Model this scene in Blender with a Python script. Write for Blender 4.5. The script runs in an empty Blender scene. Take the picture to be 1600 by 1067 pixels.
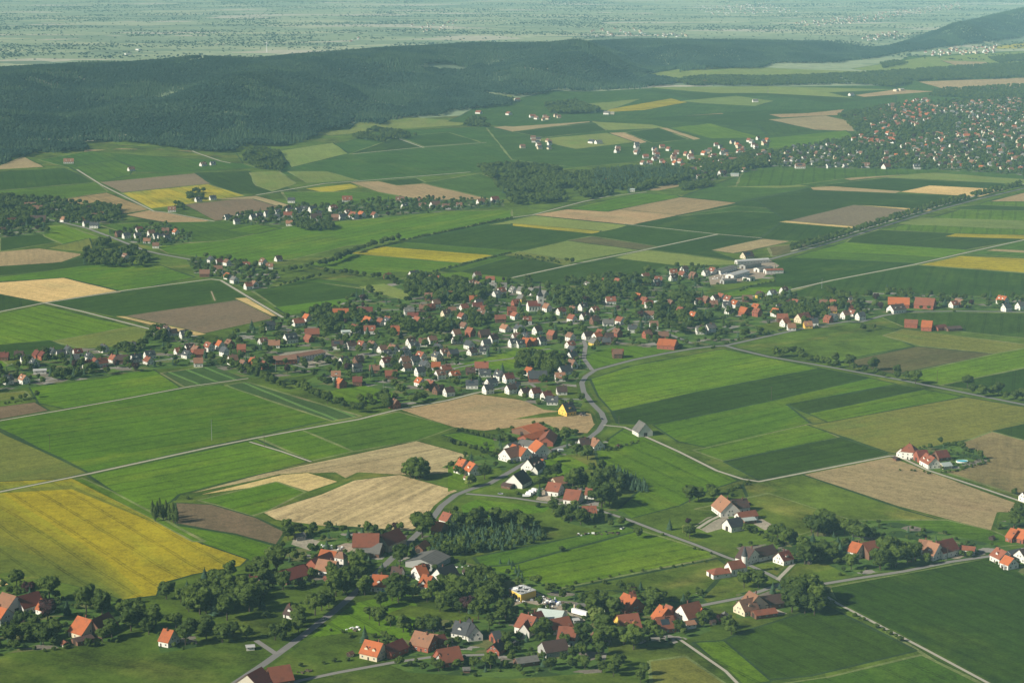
import bpy, bmesh, math, random
from mathutils import Vector, Matrix, noise
from mathutils.geometry import delaunay_2d_cdt
R = math.radians
S = bpy.context.scene
C = S.collection
random.seed(7)

# ---------------------------------------------------------------- camera, sky, sun, exposure
F_PX, CAM_H, HOR = 3100.0, 450.0, -80.0      # focal length in px of a 1600 px wide frame, height in m, horizon row
PITCH = math.atan((533.5 - HOR) / F_PX)
cam = bpy.data.cameras.new('camera')
cam.sensor_width = 36.0
cam.lens = 36.0 * F_PX / 1600.0
cam.clip_start, cam.clip_end = 1.0, 120000.0
camo = bpy.data.objects.new('camera', cam)
C.objects.link(camo)
camo.location = (0, 0, CAM_H)
camo.rotation_euler = (math.pi / 2 - PITCH, 0, 0)
S.camera = camo

SUN_EL, SUN_PHI = R(31), R(24)               # elevation; angle from -X towards the camera
sd = Vector((-math.cos(SUN_PHI) * math.cos(SUN_EL), -math.sin(SUN_PHI) * math.cos(SUN_EL), math.sin(SUN_EL)))
sun = bpy.data.lights.new('sun', 'SUN')
sun.energy, sun.angle, sun.color = 5.0, R(0.5), (1.0, 0.935, 0.80)
suno = bpy.data.objects.new('sun', sun)
C.objects.link(suno)
suno.rotation_euler = sd.to_track_quat('Z', 'Y').to_euler()
W = bpy.data.worlds.new('World')
S.world = W
W.use_nodes = True
wn = W.node_tree.nodes
sky = wn.new('ShaderNodeTexSky')
sky.sky_type, sky.sun_disc = 'NISHITA', False
sky.sun_elevation = SUN_EL
sky.sun_rotation = math.atan2(sd.x, sd.y)
sky.dust_density = 1.5
W.node_tree.links.new(sky.outputs[0], wn['Background'].inputs[0])
wn['Background'].inputs[1].default_value = 0.05
S.view_settings.view_transform = 'Standard'
S.view_settings.look = 'None'
S.view_settings.gamma = 1.0
S.view_settings.exposure = 0.42
S.cycles.use_denoising = True
S.cycles.max_bounces = 4
S.cycles.volume_bounces = 3

# ---------------------------------------------------------------- terrain
#      a=X/Y   Yfoot  Ycrest  Hcrest
_TAB = [(x, yf, yc, yr) for x, yf, yc, yr in [
    (-500, 252, 6000, 108), (0, 247, 6000, 106), (130, 240, 6050, 99), (210, 236, 6100, 97), (310, 238, 6200, 87), (400, 230, 6300, 91),
    (480, 222, 6500, 83), (600, 190, 6900, 74), (740, 172, 7300, 66), (860, 150, 7600, 66), (1000, 128, 8400, 60),
    (1150, 112, 8600, 62), (1280, 100, 8800, 65), (1340, 95, 8950, 73), (1380, 90, 9300, 76), (1430, 84, 9800, 55), (1500, 75, 10300, 32),
    (1600, 62, 11500, 8), (1750, 55, 11500, -20), (2200, 50, 11500, -30)]]
def _row(x):
    t = _TAB
    if x <= t[0][0]: return t[0][1:]
    for p, q in zip(t, t[1:]):
        if x <= q[0]:
            k = (x - p[0]) / (q[0] - p[0])
            return tuple(p[i] + (q[i] - p[i]) * k for i in (1, 2, 3))
    return t[-1][1:]
def sm(t):
    t = max(0.0, min(1.0, t))
    return t * t * (3 - 2 * t)
def tz(X, Y):
    """ground height: flat farmland, one long wooded ridge and a second hill behind it on the right"""
    if Y < 3500: return 0.0
    yf, yc, yr = _row(800 + F_PX * X / Y)
    Yf = F_PX * CAM_H / (yf - HOR)
    Hc = CAM_H - yc * (yr - HOR) / F_PX - 7
    if Y < Yf: return 0.0
    if Y < yc:
        t = (Y - Yf) / (yc - Yf)
        n = noise.noise(Vector((X / 480, Y / 900, 3))) * 88 + noise.noise(Vector((X / 210, Y / 420, 8))) * 34
        return max(0, Hc * (0.35 * t + 0.65 * sm(t)) + n * math.sin(math.pi * min(1, t)) * min(1, t * 2.5))
    t = (Y - yc) / 1500
    return Hc * (1 - sm(t)) - 0.0
cP, sP = math.cos(PITCH), math.sin(PITCH)
def at(x, y, z=None):
    """the ground point seen at a place of the photograph"""
    u, v = (x - 800) / F_PX, (533.5 - y) / F_PX
    dY, dZ = cP + v * sP, -sP + v * cP
    if z is not None:
        k = (z - CAM_H) / dZ
        return Vector((u * k, dY * k, z))
    k = -CAM_H / dZ if dZ < -1e-5 else 4e4
    if dY * k < 3700: return Vector((u * k, dY * k, 0))
    Y = 3600.0
    while Y < 40000:
        q = Y / dY
        if CAM_H + dZ * q <= tz(u * q, Y):
            lo, hi = Y - 40, Y
            for _ in range(8):
                m = (lo + hi) / 2; q = m / dY
                if CAM_H + dZ * q <= tz(u * q, m): hi = m
                else: lo = m
            q = hi / dY
            return Vector((u * q, hi, tz(u * q, hi)))
        Y += 40
    return Vector((u * k, dY * k, 0))
def scr(X, Y, Z=0.0):
    z = Z - CAM_H
    d = Y * cP - z * sP
    return 800 + F_PX * X / d, 533.5 - F_PX * (Y * sP + z * cP) / d
def pxm(y): return (y - HOR) / CAM_H           # px of the 1600 px frame per metre
def inside(p, poly):
    x, y = p; c = False; j = len(poly) - 1
    for i in range(len(poly)):
        xi, yi = poly[i]; xj, yj = poly[j]
        if (yi > y) != (yj > y) and x < (xj - xi) * (y - yi) / (yj - yi) + xi: c = not c
        j = i
    return c
def P(s):
    v = [float(k) for k in s.replace(',', ' ').split()]
    return list(zip(v[::2], v[1::2]))

# ---------------------------------------------------------------- materials
def newmat(name):
    m = bpy.data.materials.new(name); m.use_nodes = True
    nt = m.node_tree; b = nt.nodes['Principled BSDF']
    b.inputs['Roughness'].default_value = 0.85
    b.inputs['Specular IOR Level'].default_value = 0.2
    return m, nt, b
def nd(nt, t, **kw):
    n = nt.nodes.new('ShaderNode' + t)
    for k, v in kw.items():
        if k.startswith('i_'): n.inputs[int(k[2:])].default_value = v
        else: setattr(n, k, v)
    return n
def mth(nt, op, a, b=None, c=None):
    n = nt.nodes.new('ShaderNodeMath'); n.operation = op
    for i, q in enumerate((a, b, c)):
        if q is None: continue
        if isinstance(q, (int, float)): n.inputs[i].default_value = q
        else: nt.links.new(q, n.inputs[i])
    return n.outputs[0]
def oattr(nt, name, out='Fac'):
    n = nt.nodes.new('ShaderNodeAttribute'); n.attribute_type = 'OBJECT'; n.attribute_name = name
    return n.outputs[out]
def mixc(nt, f, a, b, mode='MIX'):
    n = nt.nodes.new('ShaderNodeMix'); n.data_type = 'RGBA'; n.blend_type = mode
    for s, q in ((0, f), (6, a), (7, b)):
        if isinstance(q, (int, float)): n.inputs[s].default_value = q
        elif isinstance(q, tuple): n.inputs[s].default_value = q
        else: nt.links.new(q, n.inputs[s])
    return n.outputs[2]
def noi(nt, vec, scale, detail=2, rough=.5):
    n = nd(nt, 'TexNoise'); n.inputs['Scale'].default_value = scale; n.inputs['Detail'].default_value = detail
    n.inputs['Roughness'].default_value = rough
    if vec is not None: nt.links.new(vec, n.inputs['Vector'])
    return n.outputs[0]

def field_material():
    """crop, soil and grass: colours and row direction come from each field's own properties"""
    m, nt, b = newmat('field')
    L = nt.links
    pos = nd(nt, 'NewGeometry').outputs['Position']
    sx = nd(nt, 'SeparateXYZ'); L.new(pos, sx.inputs[0])
    ca, sa = oattr(nt, 'row_x'), oattr(nt, 'row_y')
    along = mth(nt, 'ADD', mth(nt, 'MULTIPLY', sx.outputs[0], ca), mth(nt, 'MULTIPLY', sx.outputs[1], sa))
    across = mth(nt, 'SUBTRACT', mth(nt, 'MULTIPLY', sx.outputs[1], ca), mth(nt, 'MULTIPLY', sx.outputs[0], sa))
    cv = nd(nt, 'CombineXYZ'); L.new(mth(nt, 'MULTIPLY', along, .012), cv.inputs[0]); L.new(mth(nt, 'MULTIPLY', across, .16), cv.inputs[1])
    streak = noi(nt, cv.outputs[0], 1.0, 4, .62)
    cv2 = nd(nt, 'CombineXYZ'); L.new(mth(nt, 'MULTIPLY', along, .004), cv2.inputs[0]); L.new(mth(nt, 'MULTIPLY', across, .022), cv2.inputs[1])
    band = noi(nt, cv2.outputs[0], 1.0, 3, .55)
    fine = noi(nt, pos, .55, 3, .7)
    mid = noi(nt, pos, .045, 4, .6)
    big = noi(nt, pos, .008, 3, .55)
    # tramlines: a thin darker pair every 21 m
    tw = mth(nt, 'ADD', across, mth(nt, 'MULTIPLY', big, 6.0))
    ph = mth(nt, 'ABSOLUTE', mth(nt, 'SUBTRACT', mth(nt, 'FRACT', mth(nt, 'DIVIDE', tw, 21.0)), .5))
    tl = mth(nt, 'LESS_THAN', mth(nt, 'ABSOLUTE', mth(nt, 'SUBTRACT', ph, .05)), .034)
    gain = mth(nt, 'ADD', 1.0, mth(nt, 'MULTIPLY', oattr(nt, 'streak'), mth(nt, 'SUBTRACT', streak, .5)))
    gain = mth(nt, 'ADD', gain, mth(nt, 'MULTIPLY', oattr(nt, 'mottle'), mth(nt, 'SUBTRACT', mid, .5)))
    gain = mth(nt, 'ADD', gain, mth(nt, 'MULTIPLY', mth(nt, 'MULTIPLY', oattr(nt, 'mottle'), 1.6), mth(nt, 'SUBTRACT', noi(nt, pos, .013, 4, .6), .5)))
    gain = mth(nt, 'ADD', gain, mth(nt, 'MULTIPLY', 1.5, mth(nt, 'SUBTRACT', fine, .5)))
    gain = mth(nt, 'ADD', gain, mth(nt, 'MULTIPLY', .9, mth(nt, 'SUBTRACT', noi(nt, pos, .16, 2, .6), .5)))
    gain = mth(nt, 'SUBTRACT', gain, mth(nt, 'MULTIPLY', oattr(nt, 'tram'), tl))
    gain = mth(nt, 'MAXIMUM', gain, .25)
    fac = mth(nt, 'ADD', mth(nt, 'MULTIPLY', band, .6), mth(nt, 'MULTIPLY', big, .4))
    fac = mth(nt, 'MULTIPLY', mth(nt, 'SUBTRACT', fac, oattr(nt, 'mix_at')), 6.0)
    fac = mth(nt, 'ADD', fac, mth(nt, 'MULTIPLY', 1.2, mth(nt, 'SUBTRACT', mid, .5)))
    cl = nd(nt, 'Clamp'); L.new(fac, cl.inputs[0])
    oi = nd(nt, 'ObjectInfo')
    col = mixc(nt, cl.outputs[0], oi.outputs['Color'], oattr(nt, 'second_colour', 'Color'))
    g = nd(nt, 'CombineXYZ')
    for i in range(3): L.new(gain, g.inputs[i])
    col = mixc(nt, 1.0, col, g.outputs[0], 'MULTIPLY')
    L.new(col, b.inputs['Base Color'])
    b.inputs['Roughness'].default_value = 1.0
    b.inputs['Specular IOR Level'].default_value = 0.05
    return m

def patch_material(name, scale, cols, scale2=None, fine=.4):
    """a patchwork of parcels (gardens, far farmland): Voronoi cells picking from the listed colours"""
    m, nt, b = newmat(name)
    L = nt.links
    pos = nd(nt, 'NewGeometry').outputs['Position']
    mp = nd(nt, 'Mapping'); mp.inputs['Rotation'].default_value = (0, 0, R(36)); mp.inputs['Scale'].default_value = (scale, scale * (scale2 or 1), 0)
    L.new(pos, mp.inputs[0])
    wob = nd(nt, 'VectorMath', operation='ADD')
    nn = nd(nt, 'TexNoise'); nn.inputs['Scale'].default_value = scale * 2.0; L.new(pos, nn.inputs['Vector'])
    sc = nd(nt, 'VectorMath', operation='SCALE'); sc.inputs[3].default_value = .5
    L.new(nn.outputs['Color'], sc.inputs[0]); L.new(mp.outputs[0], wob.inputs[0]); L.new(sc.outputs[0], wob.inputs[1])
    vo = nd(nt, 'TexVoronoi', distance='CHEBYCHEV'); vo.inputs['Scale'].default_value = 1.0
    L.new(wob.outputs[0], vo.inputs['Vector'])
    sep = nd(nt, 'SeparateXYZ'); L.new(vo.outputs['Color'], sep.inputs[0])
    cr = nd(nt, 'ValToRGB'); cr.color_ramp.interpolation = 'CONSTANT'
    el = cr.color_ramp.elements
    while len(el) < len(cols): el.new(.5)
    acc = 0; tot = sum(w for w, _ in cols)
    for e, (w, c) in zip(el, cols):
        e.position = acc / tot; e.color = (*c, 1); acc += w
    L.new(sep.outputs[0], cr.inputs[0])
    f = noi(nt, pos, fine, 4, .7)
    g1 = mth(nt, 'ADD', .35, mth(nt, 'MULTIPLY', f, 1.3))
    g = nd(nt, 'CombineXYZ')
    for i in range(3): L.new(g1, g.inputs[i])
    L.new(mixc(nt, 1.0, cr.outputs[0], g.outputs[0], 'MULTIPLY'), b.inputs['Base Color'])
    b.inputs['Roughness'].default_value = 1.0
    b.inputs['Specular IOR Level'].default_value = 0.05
    return m

def plain_mat(name, col, rough=.8, var=.25, nscale=.6, rnd=.12, spec=.2, metal=0):
    m, nt, b = newmat(name)
    tc = nd(nt, 'TexCoord').outputs['Object']
    f = noi(nt, tc, nscale, 4, .65)
    oi = nd(nt, 'ObjectInfo')
    g1 = mth(nt, 'ADD', 1 - var / 2 - rnd / 2, mth(nt, 'ADD', mth(nt, 'MULTIPLY', f, var), mth(nt, 'MULTIPLY', oi.outputs['Random'], rnd)))
    g = nd(nt, 'CombineXYZ')
    for i in range(3): nt.links.new(g1, g.inputs[i])
    nt.links.new(mixc(nt, 1.0, (*col, 1), g.outputs[0], 'MULTIPLY'), b.inputs['Base Color'])
    b.inputs['Roughness'].default_value = rough
    b.inputs['Specular IOR Level'].default_value = spec
    b.inputs['Metallic'].default_value = metal
    return m
def roof_mat(name, col, stain):
    """clay tiles or slates: courses along the slope, weathered patches"""
    m, nt, b = newmat(name)
    L = nt.links
    tc = nd(nt, 'TexCoord').outputs['Object']
    oi = nd(nt, 'ObjectInfo')
    off = nd(nt, 'VectorMath', operation='ADD'); cx = nd(nt, 'CombineXYZ')
    L.new(mth(nt, 'MULTIPLY', oi.outputs['Random'], 90.0), cx.inputs[0]); L.new(tc, off.inputs[0]); L.new(cx.outputs[0], off.inputs[1])
    pat = noi(nt, off.outputs[0], .22, 5, .68)
    sx = nd(nt, 'SeparateXYZ'); L.new(tc, sx.inputs[0])
    wv = mth(nt, 'ADD', .93, mth(nt, 'MULTIPLY', .1, mth(nt, 'SINE', mth(nt, 'MULTIPLY', sx.outputs[2], 12.0))))
    fine = noi(nt, tc, 2.4, 3, .7)
    cl = nd(nt, 'Clamp'); L.new(mth(nt, 'MULTIPLY', mth(nt, 'SUBTRACT', pat, .5), 5.0), cl.inputs[0])
    c = mixc(nt, cl.outputs[0], (*col, 1), (*stain, 1))
    g1 = mth(nt, 'MULTIPLY', wv, mth(nt, 'ADD', .62, mth(nt, 'ADD', mth(nt, 'MULTIPLY', fine, .45), mth(nt, 'MULTIPLY', oi.outputs['Random'], .32))))
    g = nd(nt, 'CombineXYZ')
    for i in range(3): L.new(g1, g.inputs[i])
    L.new(mixc(nt, 1.0, c, g.outputs[0], 'MULTIPLY'), b.inputs['Base Color'])
    b.inputs['Roughness'].default_value = .8
    return m
def leaf_mat(name, dark, light, spread=.5, stand=0):
    m, nt, b = newmat(name)
    L = nt.links
    tc = nd(nt, 'TexCoord').outputs['Object']
    oi = nd(nt, 'ObjectInfo')
    f = noi(nt, tc, 9.0, 3, .7)
    t = mth(nt, 'ADD', mth(nt, 'MULTIPLY', oi.outputs['Random'], spread), mth(nt, 'MULTIPLY', mth(nt, 'SUBTRACT', f, .3), 1.1 if not stand else .3))
    if stand:                                      # whole stands of one species share a tone
        sc = nd(nt, 'VectorMath', operation='SCALE'); sc.inputs[3].default_value = .0045; L.new(oi.outputs['Location'], sc.inputs[0])
        t = mth(nt, 'ADD', t, mth(nt, 'MULTIPLY', stand * 3, mth(nt, 'SUBTRACT', noi(nt, sc.outputs[0], 1.0, 3, .6), .5)))
    cl = nd(nt, 'Clamp'); L.new(t, cl.inputs[0])
    L.new(mixc(nt, cl.outputs[0], (*dark, 1), (*light, 1)), b.inputs['Base Color'])
    b.inputs['Roughness'].default_value = .75
    b.inputs['Specular IOR Level'].default_value = .12
    return m
M = {
    'field': field_material(),
    'leaf': leaf_mat('leafy_foliage', (.017, .034, .006), (.080, .118, .016), .55),
    'olive': leaf_mat('olive_foliage', (.055, .085, .018), (.175, .215, .045), .4),
    'conifer': leaf_mat('conifer_foliage', (.020, .048, .026), (.066, .115, .055), .5),
    'purple': leaf_mat('purple_foliage', (.022, .010, .012), (.060, .026, .026), .3),
    'forest': leaf_mat('forest_foliage', (.016, .040, .026), (.062, .104, .052), .15, .8),
    'bark': plain_mat('bark', (.07, .055, .04), .9, .4, 3),
    'glass': plain_mat('window_glass', (.035, .045, .055), .15, .3, 1, .1, .6),
    'frame': plain_mat('window_frame', (.55, .54, .50), .6, .1),
    'door': plain_mat('door_wood', (.05, .035, .028), .6, .3, 2),
    'chimney': plain_mat('chimney_brick', (.16, .07, .05), .9, .4, 3),
    'metal': plain_mat('painted_metal', (.30, .31, .32), .5, .2, 2),
    'white': plain_mat('white_paint', (.78, .78, .76), .45, .06),
    'rubber': plain_mat('tyre_rubber', (.02, .02, .02), .8, .2),
    'wood': plain_mat('weathered_wood', (.10, .075, .05), .9, .4, 2),
    'timber': plain_mat('timber_beam', (.05, .035, .028), .9, .4, 2),
    'water': plain_mat('pool_water', (.03, .42, .50), .1, .1, 1, .05, .6),
}
ROOF = {'O': ('orange', (.36, .105, .038), (.23, .082, .040)), 'R': ('red', (.225, .078, .045), (.15, .062, .042)),
        'B': ('brown', (.20, .105, .068), (.13, .08, .058)), 'M': ('maroon', (.15, .042, .030), (.10, .038, .030)),  # maroon also stands in for wing roofs turned away from the sun
        'D': ('dark-brown', (.075, .045, .038), (.05, .035, .032)), 'S': ('slate', (.060, .066, .072), (.09, .09, .085)),
        'G': ('grey', (.15, .145, .13), (.10, .10, .09)), 'T': ('tan', (.27, .135, .078), (.19, .11, .07)),
        'L': ('pale-green', (.42, .48, .44), (.36, .42, .39)), 'C': ('charcoal', (.035, .037, .042), (.05, .05, .05)),
        'W': ('white', (.44, .44, .42), (.34, .34, .32))}
WALL = {'w': ('white', (.66, .64, .58)), 'c': ('cream', (.58, .50, .36)), 'y': ('yellow', (.72, .48, .10)), 'b': ('brown', (.16, .085, .055)),
        'k': ('brick-red', (.28, .09, .055)), 's': ('stone', (.40, .35, .25)), 'g': ('grey', (.32, .32, .30)), 'p': ('pale-blue', (.48, .56, .56)),
        'h': ('half-timbered', (.50, .46, .38))}
for k, (n, a, b_) in ROOF.items(): M['roof' + k] = roof_mat(n.replace('-', '_') + '_roof', a, b_)
for k, (n, a) in WALL.items(): M['wall' + k] = plain_mat(n.replace('-', '_') + '_wall', a, .85, .16, .35, .12)
M['sheet'] = plain_mat('corrugated_sheet', (.20, .20, .18), .6, .5, .4)

# ---------------------------------------------------------------- object helpers
def tag(o, label=None, cat=None, group=None, kind=None):
    if label: o['label'] = label
    if cat: o['category'] = cat
    if group: o['group'] = group
    if kind: o['kind'] = kind
    return o
def link(name, me, parent=None, loc=None, rz=None):
    o = bpy.data.objects.new(name, me); C.objects.link(o)
    if parent is not None: o.parent = parent
    if loc is not None: o.location = loc
    if rz is not None: o.rotation_euler = (0, 0, rz)
    return o
def mesh(name, vs, fs, mat, smooth=False):
    me = bpy.data.meshes.new(name); me.from_pydata([tuple(v) for v in vs], [], fs)
    for q in (mat if isinstance(mat, (list, tuple)) else [mat]): me.materials.append(q)
    if smooth: me.polygons.foreach_set('use_smooth', [True] * len(me.polygons))
    return me
class MB:
    def __init__(s): s.v, s.f, s.m = [], [], []
    def add(s, vs, fs, mi=0):
        n = len(s.v); s.v += [tuple(v) for v in vs]; s.f += [tuple(i + n for i in f) for f in fs]; s.m += [mi] * len(fs); return s
    def box(s, x0, x1, y0, y1, z0, z1, mi=0, rot=0, o=(0, 0)):
        c, q = math.cos(rot), math.sin(rot)
        vs = [(o[0] + x * c - y * q, o[1] + x * q + y * c, z) for z in (z0, z1) for x, y in ((x0, y0), (x1, y0), (x1, y1), (x0, y1))]
        return s.add(vs, [(3, 2, 1, 0), (4, 5, 6, 7), (0, 1, 5, 4), (1, 2, 6, 5), (2, 3, 7, 6), (3, 0, 4, 7)], mi)
    def cyl(s, r0, r1, p0, p1, n=8, mi=0):
        p0, p1 = Vector(p0), Vector(p1); q = (p1 - p0).to_track_quat('Z', 'Y')
        vs = [p0 + q @ Vector((math.cos(a) * r0, math.sin(a) * r0, 0)) for a in [i * 2 * math.pi / n for i in range(n)]]
        vs += [p1 + q @ Vector((math.cos(a) * r1, math.sin(a) * r1, 0)) for a in [i * 2 * math.pi / n for i in range(n)]]
        return s.add(vs, [(i, (i + 1) % n, n + (i + 1) % n, n + i) for i in range(n)] + [tuple(range(n))[::-1], tuple(range(n, 2 * n))], mi)
    def done(s, name, mats, parent=None, loc=None, rz=None, smooth=False):
        me = mesh(name, s.v, s.f, mats, smooth)
        if any(s.m): me.polygons.foreach_set('material_index', s.m)
        return link(name, me, parent, loc, rz)
HAZE_DENS, HAZE_COL, HAZE_G = 3.8e-5, (.46, .82, 1.0, 1), -.35
# ---------------------------------------------------------------- the ground: one partition of road, track, field and garden sheets
# field kinds: colour, second colour, where it mixes (1 = never), streak, mottle, tramlines
FK = {
 'a': ((.080, .152, .006), (.120, .182, .010), .50, .75, .5, .30),
 'v': ((.040, .078, .018), (.065, .085, .025), .52, .8, .4, -1.8),   # nursery rows with pale paths   # bright green
 'b': ((.058, .115, .008), (.078, .135, .010), .50, .75, .5, .30),    # mid green
 'd': ((.031, .062, .005), (.055, .095, .007), .55, .8, .5, .22),   # dark green
 'e': ((.044, .090, .012), (.062, .110, .016), .50, .7, .6, .15),    # cool mid-dark green
 'o': ((.140, .155, .028), (.110, .150, .026), .52, .6, .4, .12),     # ripening olive
 'l': ((.165, .200, .045), (.130, .185, .035), .50, .5, .4, .06),     # light yellow-green
 'y': ((.290, .245, .010), (.205, .205, .014), .54, .4, .7, .28),     # rape in flower
 'Y': ((.340, .270, .020), (.160, .185, .020), .48, .8, .6, .25),     # fading rape
 't': ((.310, .225, .110), (.265, .200, .100), .50, .7, .35, .05),     # tan soil
 'n': ((.390, .300, .150), (.320, .250, .120), .50, 1.3, .4, .15),     # stubble
 's': ((.520, .370, .150), (.430, .330, .140), .52, .7, .4, .0),      # straw
 'r': ((.150, .105, .058), (.180, .130, .072), .50, .35, .2, .0),     # brown soil
 'g': ((.180, .135, .080), (.150, .118, .072), .50, .35, .2, .0),     # grey-brown soil
 'h': ((.115, .100, .038), (.075, .085, .026), .50, 1.0, .7, .0),     # patchy dry crop
 'q': ((.230, .175, .075), (.130, .120, .045), .50, 1.0, .7, .0),     # patchy straw crop
 'm': ((.074, .112, .012), (.140, .135, .028), .53, .6, 1.4, .0),     # meadow
 'k2': ((.030, .055, .018), (.045, .070, .020), .5, .2, 1.0, .0),   # darker grass of a ditch side
 'l2': ((.130, .160, .050), (.190, .170, .080), .5, .2, 1.0, .0),   # dry grass margin
 'k': ((.052, .088, .010), (.092, .108, .018), .53, .5, 1.4, .0),      # dark meadow
 'p': ((.300, .255, .190), (.250, .215, .165), .50, .0, .5, .0),      # gravel yard
}
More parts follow.
